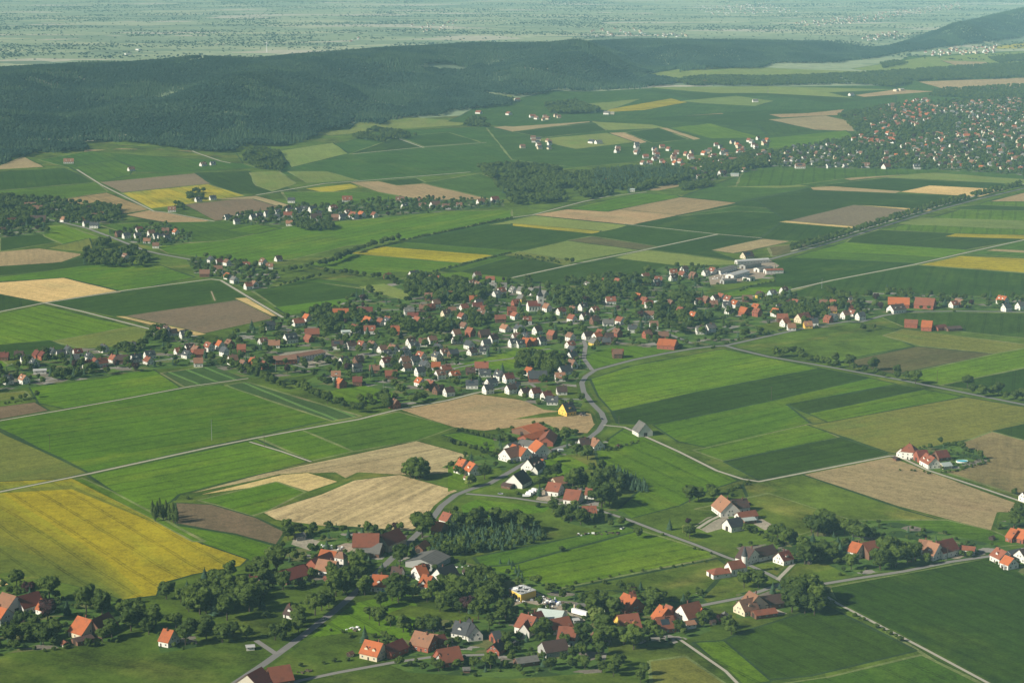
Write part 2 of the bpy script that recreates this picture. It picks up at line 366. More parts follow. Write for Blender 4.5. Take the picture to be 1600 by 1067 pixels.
FIELDS = """
m 20 -140 860 1740 860 1740 1300 -140 1300
m 36 -200 245 800 175 1700 175 1700 900 -200 900
k -30 -140 880 200 930 420 880 640 870 760 880 900 930 1100 950 1290 930 1290 1120 -140 1120
e 8 1370 112 1420 88 1640 78 1640 190 1400 200
e 8 440 235 540 222 600 205 760 198 900 232 900 262 740 270 600 281 510 287 440 270
e 8 760 200 1200 165 1400 170 1340 215 1180 235 900 262 800 250
l 8 480 210 500 203 545 203 560 190 640 183 740 190 720 196 600 203 520 212
l 8 437 236 520 223 545 240 455 262
d 8 545 241 600 222 615 215 662 230
d 8 662 229 620 214 700 207 750 222
b 8 60 250 140 236 330 240 400 262 300 270 130 268
m 8 135 223 250 231 370 240 380 256 330 250 140 236
t 8 130 234 250 233 300 238 300 236 250 234 190 232 130 238
t 30 -20 266 36 243 70 261
d 8 -60 272 100 263 146 285 -60 303
b 8 -60 303 150 285 168 299 70 316 -60 320
q 8 65 317 166 301 236 327 195 334 85 330
b 8 110 262 180 250 210 262 200 278 150 284
b 8 210 272 400 262 300 270 160 284
g 8 155 285 305 271 330 287 190 301
Y 8 190 302 325 288 382 306 300 318 236 326
g 8 288 320 395 308 462 322 430 335 335 345
t 8 195 336 236 328 332 345 275 352
t 8 330 312 400 306 470 325 456 329 395 311
d 8 170 350 226 342 285 352 345 345 400 345 375 362 250 372 172 366
d 8 305 270 390 268 470 302 400 303 375 303 330 287
l 8 390 270 436 268 462 287 425 299 400 290
l 8 450 268 510 268 560 282 480 286
Y 8 475 295 548 287 562 293 510 302
t 8 545 285 590 283 622 290 662 287 765 311 685 318 640 309 590 300
d 8 590 283 650 278 667 286 622 290
e 8 660 286 750 271 860 312 770 312
b 8 440 300 590 300 660 313 600 320 560 330 450 315
b 12 150 350 400 345 460 352 430 375 350 376 250 382
a 12 240 384 350 376 460 352 600 340 700 330 800 328 800 339 630 375 540 385 460 405 400 411 300 400 262 396
a 12 350 360 400 350 440 357 400 366
d -20 0 370 60 363 92 378 0 393
a 12 62 356 100 352 156 371 100 382 70 370
o 12 72 388 140 372 148 395 100 391
t 12 -30 396 60 388 132 397 100 409 20 418 -30 414
d 12 -30 418 100 410 135 399 200 412 130 416 -30 434
a 12 -40 438 125 416 190 412 250 414 305 433 195 456 100 434 -40 442
s 12 -40 444 100 434 192 456 70 473 -40 452
d 12 -40 452 66 474 -40 492
d 12 72 473 330 438 345 440 388 465 185 495
g 12 185 495 380 467 438 495 312 523 250 517
s 12 178 494 196 494 325 522 302 525
s 12 366 466 386 465 442 493 430 497
a 12 -40 500 66 476 206 510 80 533 -40 542
o 12 80 533 206 510 240 516 222 532 215 540 170 548 118 542
d 12 -40 542 78 532 112 546 60 556 -40 562
d 12 395 455 470 438 560 450 592 459 432 480
a 12 430 480 592 459 612 468 520 482 450 493
l 12 560 448 600 443 636 456 642 471 594 460
b 12 420 440 500 436 560 446 470 440
a 12 480 413 546 396 725 411 690 424 560 428
y 8 545 396 600 385 772 399 722 411
b 8 600 385 640 377 822 392 772 399
d 12 635 378 792 346 930 366 822 392
e 12 640 375 800 340 834 337 830 338 700 365
l 8 760 352 832 337 982 352 942 366 800 350
Y 8 800 349 940 361 930 366 800 353
t 12 832 336 886 327 945 331 966 327 1072 336 1000 351 988 352
t 12 966 327 1060 308 1152 317 1068 337
a 12 886 326 1000 302 1058 305 1064 308 948 331
t 12 1000 298 1040 289 1112 280 1104 287 1060 292 1030 298
e 12 1064 308 1112 290 1180 266 1340 262 1600 262 1600 282 1385 276 1270 292 1152 316
d 12 985 352 1150 318 1270 293 1335 320 1220 347 1188 372 1125 366
e 12 1060 338 1150 322 1330 335 1320 338 1150 330
d 12 905 370 984 353 1125 367 1024 385
h 12 885 376 925 369 1026 385 1000 391
l 12 812 393 886 376 1000 391 900 408
o 12 790 398 812 393 900 408 875 417 812 412
d 12 690 424 775 400 812 400 880 415 800 433 740 432
b 12 700 421 780 399 800 402 720 425
d 12 805 434 1000 394 1130 412 1090 421 1000 432 900 450 840 447
l 12 1000 393 1012 391 1155 409 1160 413 1060 415 962 403
d 12 1012 389 1125 367 1190 373 1112 392 1150 406
t 12 1110 391 1190 373 1236 377 1180 390 1147 396
h 12 1200 386 1270 380 1240 395 1206 401
d 12 1190 372 1220 348 1345 357 1290 380
g 12 1222 347 1332 320 1456 328 1350 357
s 12 1332 320 1340 319 1460 327 1452 331
s 12 1216 347 1228 345 1358 356 1346 358
l 8 1130 292 1200 285 1270 291 1220 294
l 12 1375 277 1440 269 1620 282 1620 289 1480 281
t 12 1312 279 1330 276 1440 265 1484 264 1470 268 1330 282
d 12 1275 290 1385 278 1620 289 1560 297 1450 291 1410 299
s 12 1405 300 1452 290 1572 296 1532 308
t 12 1265 293 1300 291 1410 299 1400 302 1270 297
d 12 1180 312 1268 297 1532 308 1460 328 1335 320 1230 345
a 12 1440 345 1600 298 1620 298 1620 370 1370 360
t 12 1545 315 1620 296 1620 315
d 12 1500 323 1530 320 1620 324 1620 330 1480 327
l 12 1405 350 1440 340 1620 346 1620 359
d 12 1330 372 1372 359 1480 364 1620 372 1500 392 1320 380
y 12 1474 370 1492 365 1640 368 1640 375
a 12 1240 402 1320 378 1522 391 1430 413
b 12 1230 404 1270 392 1500 404 1432 413
d 12 1200 408 1238 403 1432 412 1300 440 1260 452 1212 440
d 12 1160 448 1212 440 1300 437 1220 457
b 12 1090 463 1170 448 1230 452 1160 463
y 12 1436 414 1500 400 1640 406 1640 429
b 12 1500 396 1640 366 1640 405
t 12 1538 392 1552 389 1640 393 1640 397
d 12 1220 460 1300 438 1432 414 1640 430 1640 468 1520 470 1400 460 1300 470
d 12 1370 493 1450 487 1640 490 1640 532 1500 518 1410 510
m 12 1135 541 1210 521 1330 503 1405 515 1385 522 1428 541 1330 560 1310 567 1200 556
o 12 1380 524 1410 514 1640 543 1640 550 1550 552 1440 541
h 12 1315 566 1430 541 1552 553 1400 585
a 12 1400 587 1552 553 1640 537 1640 566 1470 602
d 12 1470 602 1640 566 1640 625 1600 620
a 12 922 592 985 572 1130 545 1200 559 1282 575 1100 610 956 643 934 618
d 12 956 643 1100 610 1282 575 1358 590 1200 627 1030 662 965 662
a 12 1020 664 1200 627 1358 590 1402 600 1230 632 1268 661 1110 700 1060 690
a 12 1100 700 1266 662 1312 683 1130 720 1083 703
d 12 1228 632 1402 601 1442 608 1262 646
a 12 1262 646 1442 608 1508 620 1300 662
d 12 1130 721 1312 683 1388 709 1186 750
o 12 1262 664 1300 658 1508 620 1640 642 1640 660 1490 691 1402 709 1386 706
d 12 1552 673 1640 655 1640 705
q 12 1470 735 1480 700 1550 674 1640 698 1640 790
t -42 1253 741 1390 713 1640 803 1560 800 1550 829 1400 790
m 12 1160 757 1253 741 1420 798 1480 815 1330 812 1250 800 1170 782
b 12 1335 812 1480 812 1552 829 1600 850 1500 858 1430 845
d -60 1295 917 1550 870 1660 905 1660 1140 1640 1140 1306 938
d -60 1130 1000 1165 985 1290 946 1432 1016 1270 1055 1190 1062
b -60 1170 1075 1290 1058 1440 1022 1600 1100 1100 1140
a -60 1082 1003 1132 1000 1205 1064 1160 1072
o -60 1015 1032 1070 1024 1142 1072 1020 1090
a 12 930 700 976 668 1156 750 1110 765 1060 790 985 810 960 800 1000 765 935 725
a 12 800 882 860 862 1000 828 1110 862 1116 871 860 922 800 912 752 885
b 12 860 846 980 822 1000 828 800 882 752 885 740 870
m 12 852 926 1122 872 1140 885 1085 945 960 922
m 12 1085 795 1200 770 1330 812 1250 835 1150 800
n 38 285 773 400 742 650 688 757 717 740 732 690 740 628 742 560 738 540 748 520 738 440 742
n 62 410 800 500 772 552 750 625 741 722 768 684 798 664 832 550 828 430 812
s 12 300 775 440 741 482 738 530 752 482 768 440 755
a 12 310 781 432 752 478 768 420 797 395 806 340 789
r 12 275 785 332 788 400 808 446 830 432 851 370 835 275 818
a 12 275 820 370 835 430 852 420 872 388 876 300 845
a 40 138 742 400 686 482 721 280 772 270 782 235 800 180 770
a 40 405 685 470 671 552 705 487 720
b 40 470 671 622 643 712 667 652 688 552 705
t 36 625 640 742 615 800 622 925 646 932 662 922 677 880 675 800 668 756 673 710 668
a 12 690 679 720 675 792 690 770 706
a 36 -40 665 85 643 240 612 345 600 516 656 400 681 138 738 -40 650
o 36 -60 655 -20 664 136 738 -60 782
a 36 45 605 165 590 215 572 240 577 286 608 100 638 60 630
v -56 250 583 332 571 388 590 350 598 300 606 287 604
v -56 350 602 384 596 565 650 520 658
r 12 -40 640 55 628 78 641 -40 662
o 12 -40 618 40 611 46 620 -40 630
a 12 -40 562 0 560 38 590 0 600 -40 600
k 12 445 593 500 583 540 590 470 605
a 12 515 611 560 600 622 615 602 630 560 634 520 628
a 12 700 575 830 540 872 548 884 555 800 576
y -56 -60 745 0 752 112 747 240 810 320 850 388 873 376 884 300 898 252 912 245 930 192 937 150 922 90 906 20 891 -60 903
a -56 130 747 180 770 240 802 320 846 300 845 240 812 112 749
s -20 -60 905 0 903 15 913 -60 930
a 8 1045 200 1110 193 1192 215 1110 217
d 8 1000 186 1200 170 1350 172 1200 202 1110 193
t 8 1025 175 1112 172 1132 178 1060 182
t 8 770 199 930 183 948 188 800 206
l 8 922 190 1020 195 1042 200 950 204
d 8 800 206 930 192 948 204 850 215
l 8 835 218 950 208 992 222 900 233
t 8 950 208 976 207 1012 222 1000 225
d 8 976 207 1030 200 1076 218 1020 224
t 8 1028 200 1042 200 1096 217 1084 219
e 8 740 170 860 142 1020 138 1400 134 1400 170 1200 172 1000 186 920 190 800 198 700 190
y 8 950 171 1048 154 1075 160 1010 172 945 176
l 8 880 165 950 160 1000 155 950 172 900 175
l 8 1010 137 1200 135 1400 140 1270 146 1130 147
d 8 1010 142 1090 156 1150 152 1250 146 1130 146
l 8 1060 158 1150 150 1210 158 1180 166 1100 162
t 8 1200 179 1262 177 1320 171 1312 180 1220 184
t 8 1200 187 1290 181 1355 195 1352 206 1272 203
d 8 1180 190 1200 188 1276 204 1200 214
a 8 1200 216 1322 204 1338 215 1290 228 1200 232
d 8 1200 147 1400 142 1400 152 1300 162
l 8 1200 136 1262 138 1330 153 1200 146
t 8 1335 149 1400 140 1462 143 1350 152
t 8 1434 128 1640 120 1640 138 1480 141
l 8 998 118 1060 107 1180 105 1352 112 1345 118 1200 126 1075 127
l 8 1330 108 1440 90 1640 78 1640 96 1480 110 1380 113
t 8 1470 95 1540 97 1552 103 1500 105
Y 8 1550 73 1640 60 1640 75 1560 77
l 8 738 143 800 150 812 160 770 152
b 12 1200 262 1340 258 1500 268 1330 278 1240 290 1150 292 1160 268
a 8 1350 256 1460 252 1470 262 1360 263
"""
ROADS = """
asphalt_road 5.6 355,1075 415,1035 470,995 515,960 545,935 575,907 600,884 635,850 672,815 690,790 712,773 735,764 765,755 800,735 835,715 870,700 905,690 922,683 936,672 945,658 940,645 925,630 912,612 909,598 915,588 930,578 960,570 990,562 1040,552 1080,545 1112,541 1133,540 1150,545 1200,557 1300,574 1400,592 1500,612 1640,640
asphalt_road 5.5 1133,540 1200,525 1270,510 1325,502 1345,503 1380,493 1420,487 1500,486 1640,488
country_lane 4 728,771 765,774 806,778 846,784 882,788 930,795 980,811 1035,832 1085,850 1135,870 1170,882 1200,896 1225,909
country_lane 4.5 1060,952 1098,945 1160,933 1225,910 1285,912 1340,903 1413,892 1486,877 1550,868 1640,848
farm_track 2.6 1290,930 1310,943 1366,972 1448,1015 1560,1075
farm_track 2.4 1060,997 1066,1001 1134,1048 1165,1080
country_lane 4 440,1075 467,1063 528,1050 616,1034 680,1025 760,1022
farm_track 3.4 -40,776 0,768 138,740 330,698 400,684 520,662 560,655 620,640 700,625 742,614 780,607
farm_track 3.2 943,664 975,667 1000,678 1060,705 1120,735 1160,748 1186,752 1390,712 1402,712 1449,734 1531,761 1640,798
farm_track 2.6 -40,664 0,657 100,640 200,622 300,603 388,591
farm_track 4 -40,495 0,487 70,473 200,453 330,436 345,438 388,464 442,496
farm_track 4 70,473 130,487 250,518 310,526
country_lane 6 60,340 95,347 137,357 175,371 225,391 250,397 300,406
asphalt_road 6.5 1100,432 1160,414 1200,406 1237,396 1300,379 1360,360 1450,332 1525,312 1640,285
farm_track 4 1236,393 1300,374 1360,355 1450,327 1525,306 1640,278
farm_track 4 1140,467 1212,458 1300,438 1430,413 1500,397 1640,366
farm_track 4 800,434 910,410 1000,392 1122,366
farm_track 3 975,350 1122,366 1190,372
farm_track 4 800,340 832,336 912,315 950,307 1010,300
farm_track 3 1100,287 1114,290
farm_track 5 400,305 507,287 587,281 735,269
farm_track 4 550,241 662,230 760,223
farm_track 4 612,213 662,231
farm_track 4 120,265 160,290 240,330 260,332 335,346
farm_track 4 300,236 345,252 360,255
village_street 5 925,578 912,560 915,540 912,532 940,521 975,505 1000,510 1040,520 1080,536
village_street 4 700,577 760,565 800,560 830,548 860,545
village_street 4 780,607 800,602 830,600 860,622 908,624
village_street 4 480,575 560,560 640,545 700,530 780,520 840,505 912,500
village_street 4 150,570 220,568 270,560 340,555 420,560 480,575
village_street 5 540,490 600,485 680,480 760,470 850,480 960,490
village_street 4 400,1000 430,1020 445,1015
farm_track 2.5 390,690 440,705 486,721
farm_track 3 1090,825 1110,812 1135,801
farm_track 3 1215,905 1240,880 1200,868
dirt_path 2 330,455 336,470
"""
PATCHES = """
garden -40 590 40 560 100 545 215 540 232 515 300 522 330 535 440 497 520 480 600 445 640 430 720 425 800 437 880 447 940 442 1000 430 1040 415 1110 418 1200 405 1215 412 1210 435 1120 445 1090 465 1160 463 1220 458 1300 468 1380 455 1500 462 1640 465 1640 486 1400 490 1345 504 1240 518 1133 540 1110 542 1010 560 925 580 908 600 912 625 905 645 850 640 780 608 740 613 640 632 620 636 600 630 622 615 560 600 510 610 470 600 500 583 420 590 380 590 330 571 240 577 170 587 50 604 -40 618
garden 1320 180 1400 165 1500 158 1640 135 1640 278 1480 266 1200 262 1100 285 1060 278 1180 240 1240 232 1340 214
garden -40 312 40 310 180 325 195 345 140 357 95 350 60 352 80 365 0 372 -40 372
garden 175 366 215 355 260 352 300 368 300 378 240 386 170 372
garden 290 403 350 405 400 415 440 430 420 450 395 456 350 440 305 430
garden 345 345 400 330 540 318 640 312 780 312 790 322 600 340 460 352 380 352
garden 770 680 850 660 880 675 950 690 950 700 880 712 830 735 790 745 780 730 760 735 720 735 690 730 730 712 775 710
garden 850 745 940 760 935 790 975 800 1000 818 940 830 880 815 905 790 850 782
garden 440 850 520 820 660 830 700 800 712 815 680 850 700 870 770 890 880 920 930 935 1000 920 1060 940 1090 925 1110 945 1110 985 1040 1010 1000 1010 960 980 940 1050 800 1060 640 1050 560 1020 620 980 700 960 760 960 700 930 600 930 560 915 480 910 420 925 380 915 420 890
garden -40 920 20 915 120 935 180 940 200 960 180 1000 110 1010 -40 1025
garden 240 975 300 975 310 1010 250 1020
garden 1400 708 1490 691 1530 706 1548 718 1500 735 1452 735
garden 1150 855 1240 845 1300 820 1400 815 1550 850 1600 860 1600 900 1560 868 1480 876 1400 890 1330 900 1290 880 1180 880
garden 1150 928 1240 905 1300 915 1295 935 1200 965 1150 965
garden 1560 815 1640 800 1640 850 1590 850
field:a 700 575 830 540 872 548 884 555 800 576
field:a 515 611 560 600 622 615 602 630 560 634 520 628
field:a 905 560 960 540 1050 545 1020 556 950 570 925 578
field:m 860 600 905 605 905 622 840 622
field:a 1110 465 1170 449 1235 448 1240 452 1165 461
field:m 800 655 850 645 900 640 880 650
field:a 640 432 720 425 800 434 790 440 700 442
field:m 1180 510 1240 497 1290 500 1240 512 1190 522
field:l 560 448 600 443 636 456 642 471 594 460
field:a 830 720 890 712 925 730 870 745
field:a 700 725 728 740 740 755 700 768
field:a 720 790 745 780 860 792 850 800 760 808 725 805
field:m 460 935 540 925 560 940 500 960 440 960 400 945
field:a 460 1000 560 940 640 925 660 960 640 1000 560 985
field:m 600 960 640 945 760 965 720 970
field:m 210 940 300 930 330 950 250 960
field:m 330 900 380 905 350 925 300 925
gravel 836 782 848 765 862 766 860 784
gravel 1085 822 1105 808 1135 802 1140 812 1140 822 1105 832
gravel 1172 815 1190 810 1212 822 1195 828
gravel 1180 868 1205 862 1215 862 1195 876
gravel 505 860 540 848 565 850 545 862
gravel 462 835 500 845 485 860 455 850
gravel 790 950 800 932 840 925 880 945 890 958 860 950 820 940
gravel 885 955 900 958 915 968 905 975
gravel 20 944 50 938 60 948 30 958
gravel 1105 425 1160 412 1200 405 1218 415 1190 435 1110 445
gravel 1475 868 1500 860 1512 866 1495 874
gravel 1180 960 1210 950 1230 958 1190 966
gravel 430 552 500 545 530 560 480 575
"""
PARCEL = {'garden': patch_material('garden_parcels', .06, [(3, (.055, .105, .020)), (3, (.085, .145, .026)), (2, (.035, .066, .018)), (1, (.12, .13, .045)), (.8, (.17, .15, .12)), (2, (.065, .115, .022)), (.5, (.25, .23, .20))], 1.5),
          'plain': patch_material('far_farmland', .0022, [(3, (.22, .27, .15)), (2, (.17, .22, .13)), (3, (.26, .30, .17)), (1, (.40, .37, .27)), (2, (.19, .24, .14)), (1.5, (.32, .34, .20)), (1, (.14, .18, .11))], 2.0, .02)}  # far plain colours paled and evened out, distance haze painted into them
ROADM = {'asphalt_road': plain_mat('asphalt', (.17, .165, .155), .9, .25, .5, .0), 'country_lane': plain_mat('worn_asphalt', (.21, .20, .18), .9, .3, .5, .0),
         'farm_track': plain_mat('concrete_track', (.36, .33, .26), .9, .4, .3, .0), 'village_street': plain_mat('street_asphalt', (.20, .19, .175), .9, .25, .5, .0),
         'dirt_path': plain_mat('dirt', (.28, .22, .14), .9, .3, .5, .0)}
def ladder():
    """the big rape field thins out to green towards its near left side and its head: parallel drill passes of changing cover"""
    out = []; A = P('-60,700 0,765 80,815 160,868 225,925 196,936'); B = P('-60,905 20,892 95,908 150,922 170,930 192,937')
    n = 9
    for i in range(n):
        k = (i + .3) / n; up = [(a[0] + (b[0] - a[0]) * k, a[1] + (b[1] - a[1]) * k) for a, b in zip(A, B)]
        w = (1 - (i + 1) / n) ** 1.3
        FK['y%d' % i] = tuple([tuple(g + (y - g) * w * f for g, y in zip((.105, .135, .018), (.290, .245, .010))) for f in (1.0, .72)]) + (.5, .4, .7, .28)
        out.append('y%d -56 ' % i + ' '.join('%.1f %.1f' % p for p in up + [(192, 937), (150, 922), (90, 908), (20, 893), (-60, 905)]))
    C_ = P('-60,748 112,748 240,812'); 
    for i in range(3):
        d = 16 - i * 6; w = .25 + .25 * i
        FK['z%d' % i] = (tuple(g + (y - g) * w for g, y in zip((.10, .13, .018), (.290, .245, .010))), (.12, .15, .018), .5, .9, .7, .2)
        out.append('z%d -56 ' % i + '-60 745 0 754 112 747 240 812 240 %.1f 112 %.1f 0 %.1f -60 %.1f' % (812 + d * .25, 748 + d, 754 + d, 745 + d))
    out.append('y8 -56 -60 880 20 872 95 893 150 912 192 937 150 922 90 908 20 893 -60 905')
    return out
def build_ground():
    verts, faces, info, edges = [], [], [], []
    def poly(pts, what):
        if sum(p.x * q.y - q.x * p.y for p, q in zip(pts, pts[1:] + pts[:1])) < 0: pts = pts[::-1]
        n = len(verts); verts.extend(pts); faces.append(tuple(range(n, n + len(pts)))); info.append(what)
    def ribbon(pl, w, what, wob=0):
        for i, (p, q) in enumerate(zip(pl, pl[1:])):
            d = (q - p).to_2d().normalized(); n = Vector((-d.y, d.x)) * (w / 2)
            poly([p.to_2d() - n, q.to_2d() - n, q.to_2d() + n, p.to_2d() + n], what)
            if 0 < i:
                poly([p.to_2d() + Vector((math.cos(k * math.pi / 4), math.sin(k * math.pi / 4))) * (w / 2) for k in range(8)], what)
    big = 60000
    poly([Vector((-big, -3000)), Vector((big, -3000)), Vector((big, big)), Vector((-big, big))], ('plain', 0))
    gid = 1
    def dens(pts, closed=True):                    # follow the terrain along long edges
        out = []
        rng = range(len(pts)) if closed else range(len(pts) - 1)
        for i in rng:
            p, q = pts[i], pts[(i + 1) % len(pts)]
            k = max(1, int(math.hypot(q[0] - p[0], (q[1] - p[1]) * 4) / 130)) if min(p[1], q[1]) < 240 else 1
            for j in range(k): out.append((p[0] + (q[0] - p[0]) * j / k, p[1] + (q[1] - p[1]) * j / k))
        if not closed: out.append(pts[-1])
        return out
    recs = {}
    for ln in FIELDS.strip().splitlines() + ladder():
        t = ln.split()
        pts = [at(*p).to_2d() for p in dens(P(' '.join(t[2:])))]
        raw = [at(*p).to_2d() for p in P(' '.join(t[2:]))]
        ang = float(t[1])
        if ang in (8, 12):                         # rows follow the field's longest side
            e = max(((q - p) for p, q in zip(raw, raw[1:] + raw[:1])), key=lambda d: d.length)
            ang = math.degrees(math.atan2(e.y, e.x))
        recs[gid] = (t[0], ang); poly(pts, ('field', gid)); gid += 1
        if t[0][0] in 'yz' and len(t[0]) > 1 or gid < 6: continue
        kind = random.choice(('dark_margin', 'dark_margin', 'pale_margin')) if t[0][0] not in 'tsng' else random.choice(('dark_margin', 'green_margin'))
        for p, q in zip(pts, pts[1:] + pts[:1]):
            n = max(1, int((q - p).length / 45)); d = (q - p).normalized(); nn = Vector((-d.y, d.x)); off = 0; wd = 1.2
            for i in range(n):
                a_, b_ = p.lerp(q, i / n), p.lerp(q, (i + 1) / n); o2 = random.uniform(-.7, .7); w2 = random.uniform(.5, 1.5) * (1 + p.y / 3500)
                poly([a_ + nn * (off - wd), b_ + nn * (o2 - w2), b_ + nn * (o2 + w2), a_ + nn * (off + wd)], ('margin', kind)); off, wd = o2, w2
    for ln in PATCHES.strip().splitlines():
        k, rest = ln.split(' ', 1)
        pts = [at(*p).to_2d() for p in dens(P(rest))]
        if k == 'garden': poly(pts, ('garden', gid))
        elif k.startswith('field:'): recs[gid] = (k[6:], -56); poly(pts, ('field', gid))
        else: recs[gid] = ('p', 0); poly(pts, ('field', gid))
        gid += 1
    lines = [l.split(' ', 2) for l in ROADS.strip().splitlines()]
    verge = gid; gid += 1; recs[verge] = ('k', 0)
    for k, w, rest in lines:
        ribbon([at(*p) for p in dens(P(rest), False)], float(w) + (7 if k == 'asphalt_road' else 4 if k != 'village_street' else 1), ('verge', verge))
    for k, w, rest in lines:
        ribbon([at(*p) for p in dens(P(rest), False)], float(w), (k, gid)); gid += 1
    # terrain sampling points
    for Y0, Y1, st, wx in ((4000, 11800, 110, .31), (11800, 14000, 250, .34), (900, 4000, 300, .3)):
        Y = Y0
        while Y < Y1:
            n = int(wx * Y / st) + 1
            for i in range(-n, n + 1):
                verts.append(Vector((i * st + random.uniform(-8, 8), Y + random.uniform(-8, 8))))
            Y += st
    edges = [(f[i], f[(i + 1) % len(f)]) for f in faces for i in range(len(f))]
    vo, eo, fo, ov, oe, of = delaunay_2d_cdt(verts, edges, [], 0, 1e-3, True)
    CELL = 400.0; bins = {}
    shapes = [[(verts[i].x, verts[i].y) for i in f] for f in faces]
    for k, sh in enumerate(shapes[1:], 1):         # which shapes can cover a cell, topmost last
        xs = [p[0] for p in sh]; ys = [p[1] for p in sh]
        for i in range(int(max(-30, min(xs) // CELL)), int(min(30, max(xs) // CELL)) + 1):
            for j in range(int(max(-3, min(ys) // CELL)), int(min(60, max(ys) // CELL)) + 1):
                bins.setdefault((i, j), []).append(k)
    groups = {}
    for f in fo:
        cx = sum(vo[i].x for i in f) / len(f); cy = sum(vo[i].y for i in f) / len(f)
        w = info[0]
        for k in reversed(bins.get((int(cx // CELL), int(cy // CELL)), ())):
            if inside((cx, cy), shapes[k]): w = info[k]; break
        groups.setdefault(w, []).append(f)
    zc = [tz(v.x, v.y) for v in vo]
    MARG = {'dark_margin': 'k2', 'pale_margin': 'l2', 'green_margin': 'k'}
    names = {'plain': 'far_farmland', 'garden': 'garden_ground', 'verge': 'road_verge'}
    for (k, g), fs in groups.items():
        idx = {}; vs = []; ff = []
        for f in fs:
            a = []
            for i in f:
                if i not in idx: idx[i] = len(vs); vs.append((vo[i].x, vo[i].y, zc[i]))
                a.append(idx[i])
            p, q, r = (vs[j] for j in a[:3])
            if (q[0] - p[0]) * (r[1] - p[1]) - (q[1] - p[1]) * (r[0] - p[0]) < 0: a.reverse()
            ff.append(a)
        nm = names.get(k, k)
        if k in ('field', 'verge', 'margin'):
            c, ang = recs[g] if k != 'margin' else (MARG[g], 0); q = FK[c]
            nm = 'road_verge' if k == 'verge' else 'field_margin' if k == 'margin' else {'p': 'yard_ground', 'm': 'meadow', 'k': 'meadow'}.get(c, 'field')
            o = link(nm, mesh(nm, vs, ff, M['field'], True))
            v = random.uniform(.88, 1.12); h = random.uniform(-.08, .08)
            o.color = (q[0][0] * v * (1 + h), q[0][1] * v, q[0][2] * v, 1)
            o['second_colour'] = [q[1][0] * v, q[1][1] * v * (1 + h / 2), q[1][2] * v]
            o['mix_at'] = q[2]; o['streak'] = q[3] * random.uniform(.8, 1.2); o['mottle'] = q[4]; o['tram'] = q[5]
            o['row_x'] = math.cos(R(ang)); o['row_y'] = math.sin(R(ang))
        else:
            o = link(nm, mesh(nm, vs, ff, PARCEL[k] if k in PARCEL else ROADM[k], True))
        o['kind'] = 'structure'
build_ground()
# ---------------------------------------------------------------- places used in labels
PLACES = [(839, 475, 'near the village church'), (815, 925, 'around the yellow warehouse'), (1135, 888, 'near the white roadside chapel'),
 (1148, 795, 'at the horse paddock farm'), (1465, 712, 'around the turquoise pool farm'), (1462, 850, 'along the dark green field lane'),
 (1575, 868, 'where the field lane leaves right'), (1590, 820, 'past the big tan field'), (590, 842, 'behind the big stubble field barn'),
 (520, 880, 'at the white tower farmyard'), (672, 880, 'near the long grey hall'), (400, 900, 'under the rape field tip'),
 (40, 935, 'at the lower left farm'), (150, 970, 'around the lone orange barn'), (268, 990, 'by the small meadow cottage'),
 (455, 955, 'beside the tree lined lane'), (430, 1045, 'by the bottom lane fork'), (590, 1005, 'on the bottom lane bend'),
 (690, 1000, 'in the bottom middle hamlet'), (1045, 955, 'in the orange roofed hamlet'), (1195, 935, 'at the tan roofed farm'),
 (870, 985, 'below the pale steel hall'), (825, 700, 'in the hamlet below the bend'), (885, 772, 'near the parked white vans'),
 (655, 735, 'on the stubble field island'), (735, 722, 'by the stubble field cottage'), (1003, 664, 'on the pale field track'),
 (885, 632, 'by the yellow gabled house'), (475, 552, 'around the long school'), (560, 620, 'around the sports field'),
 (1043, 531, 'near the big red barn'), (1430, 475, 'near the great orange barns'), (1440, 503, 'at the twin orange barns'),
 (1165, 425, 'at the white works yard'), (1040, 440, 'on the village north edge'), (720, 450, 'at the village northwest corner'),
 (260, 500, 'on the brown field corner'), (180, 560, 'in the roadside row left'), (320, 555, 'where the left row ends'),
 (30, 590, 'at the far left bend'), (370, 430, 'at the lane by meadows'), (240, 370, 'in the white hillfoot estate'),
 (190, 395, 'in the dark roadside grove'), (60, 340, 'in the upper left hamlet'), (430, 340, 'in the upper white row'),
 (560, 335, 'at the upper row end'), (700, 315, 'below the long brown field'), (310, 310, 'on the upper rape field'),
 (480, 500, 'at the village west end'), (600, 510, 'in the western village'), (650, 560, 'in the south western village'),
 (760, 530, 'in the village middle'), (930, 520, 'east of the church'), (1010, 490, 'around the villa'), (1150, 490, 'in the eastern village'),
 (1280, 480, 'on the eastern village road'), (1130, 270, 'by the town edge'), (900, 285, 'along the long wood'), (800, 605, 'on the brown field edge'),
 (850, 590, 'inside the road bend'), (1350, 580, 'on the tree lined road'), (1420, 340, 'on the diagonal avenue'), (560, 395, 'in the diagonal hedge'),
 (705, 690, 'around the hedged paddock'), (770, 840, 'by the young conifer plot'), (960, 750, 'in the grove mid slope'),
 (965, 815, 'by the orange lane farmhouse'), (1110, 775, 'above the paddock farm'), (1265, 800, 'on the sloping meadow'),
 (1270, 850, 'in the lane side wood'), (1290, 940, 'in the big dark grove'), (1330, 975, 'on the pale track verge'), (275, 800, 'by the brown tongue field'),
 (300, 930, 'in the wood under rape'), (210, 940, 'behind the lone barn'), (60, 990, 'in the lower left orchard'), (560, 900, 'over the tower farm road'),
 (730, 930, 'in the wood left of warehouse'), (960, 1000, 'in the wood below hamlet'), (1090, 1000, 'on the track head garden'), (205, 260, 'on the forest foot fields'),
 (1010, 350, 'on the open fields'), (540, 970, 'on the sloping pasture'), (900, 740, 'behind the van yard'), (1230, 865, 'by the brown gabled barn'), (660, 445, 'in the northwest wood')]
def place(x, y):
    return min(PLACES, key=lambda p: (p[0] - x) ** 2 + ((p[1] - y) * 2.2) ** 2)[2]
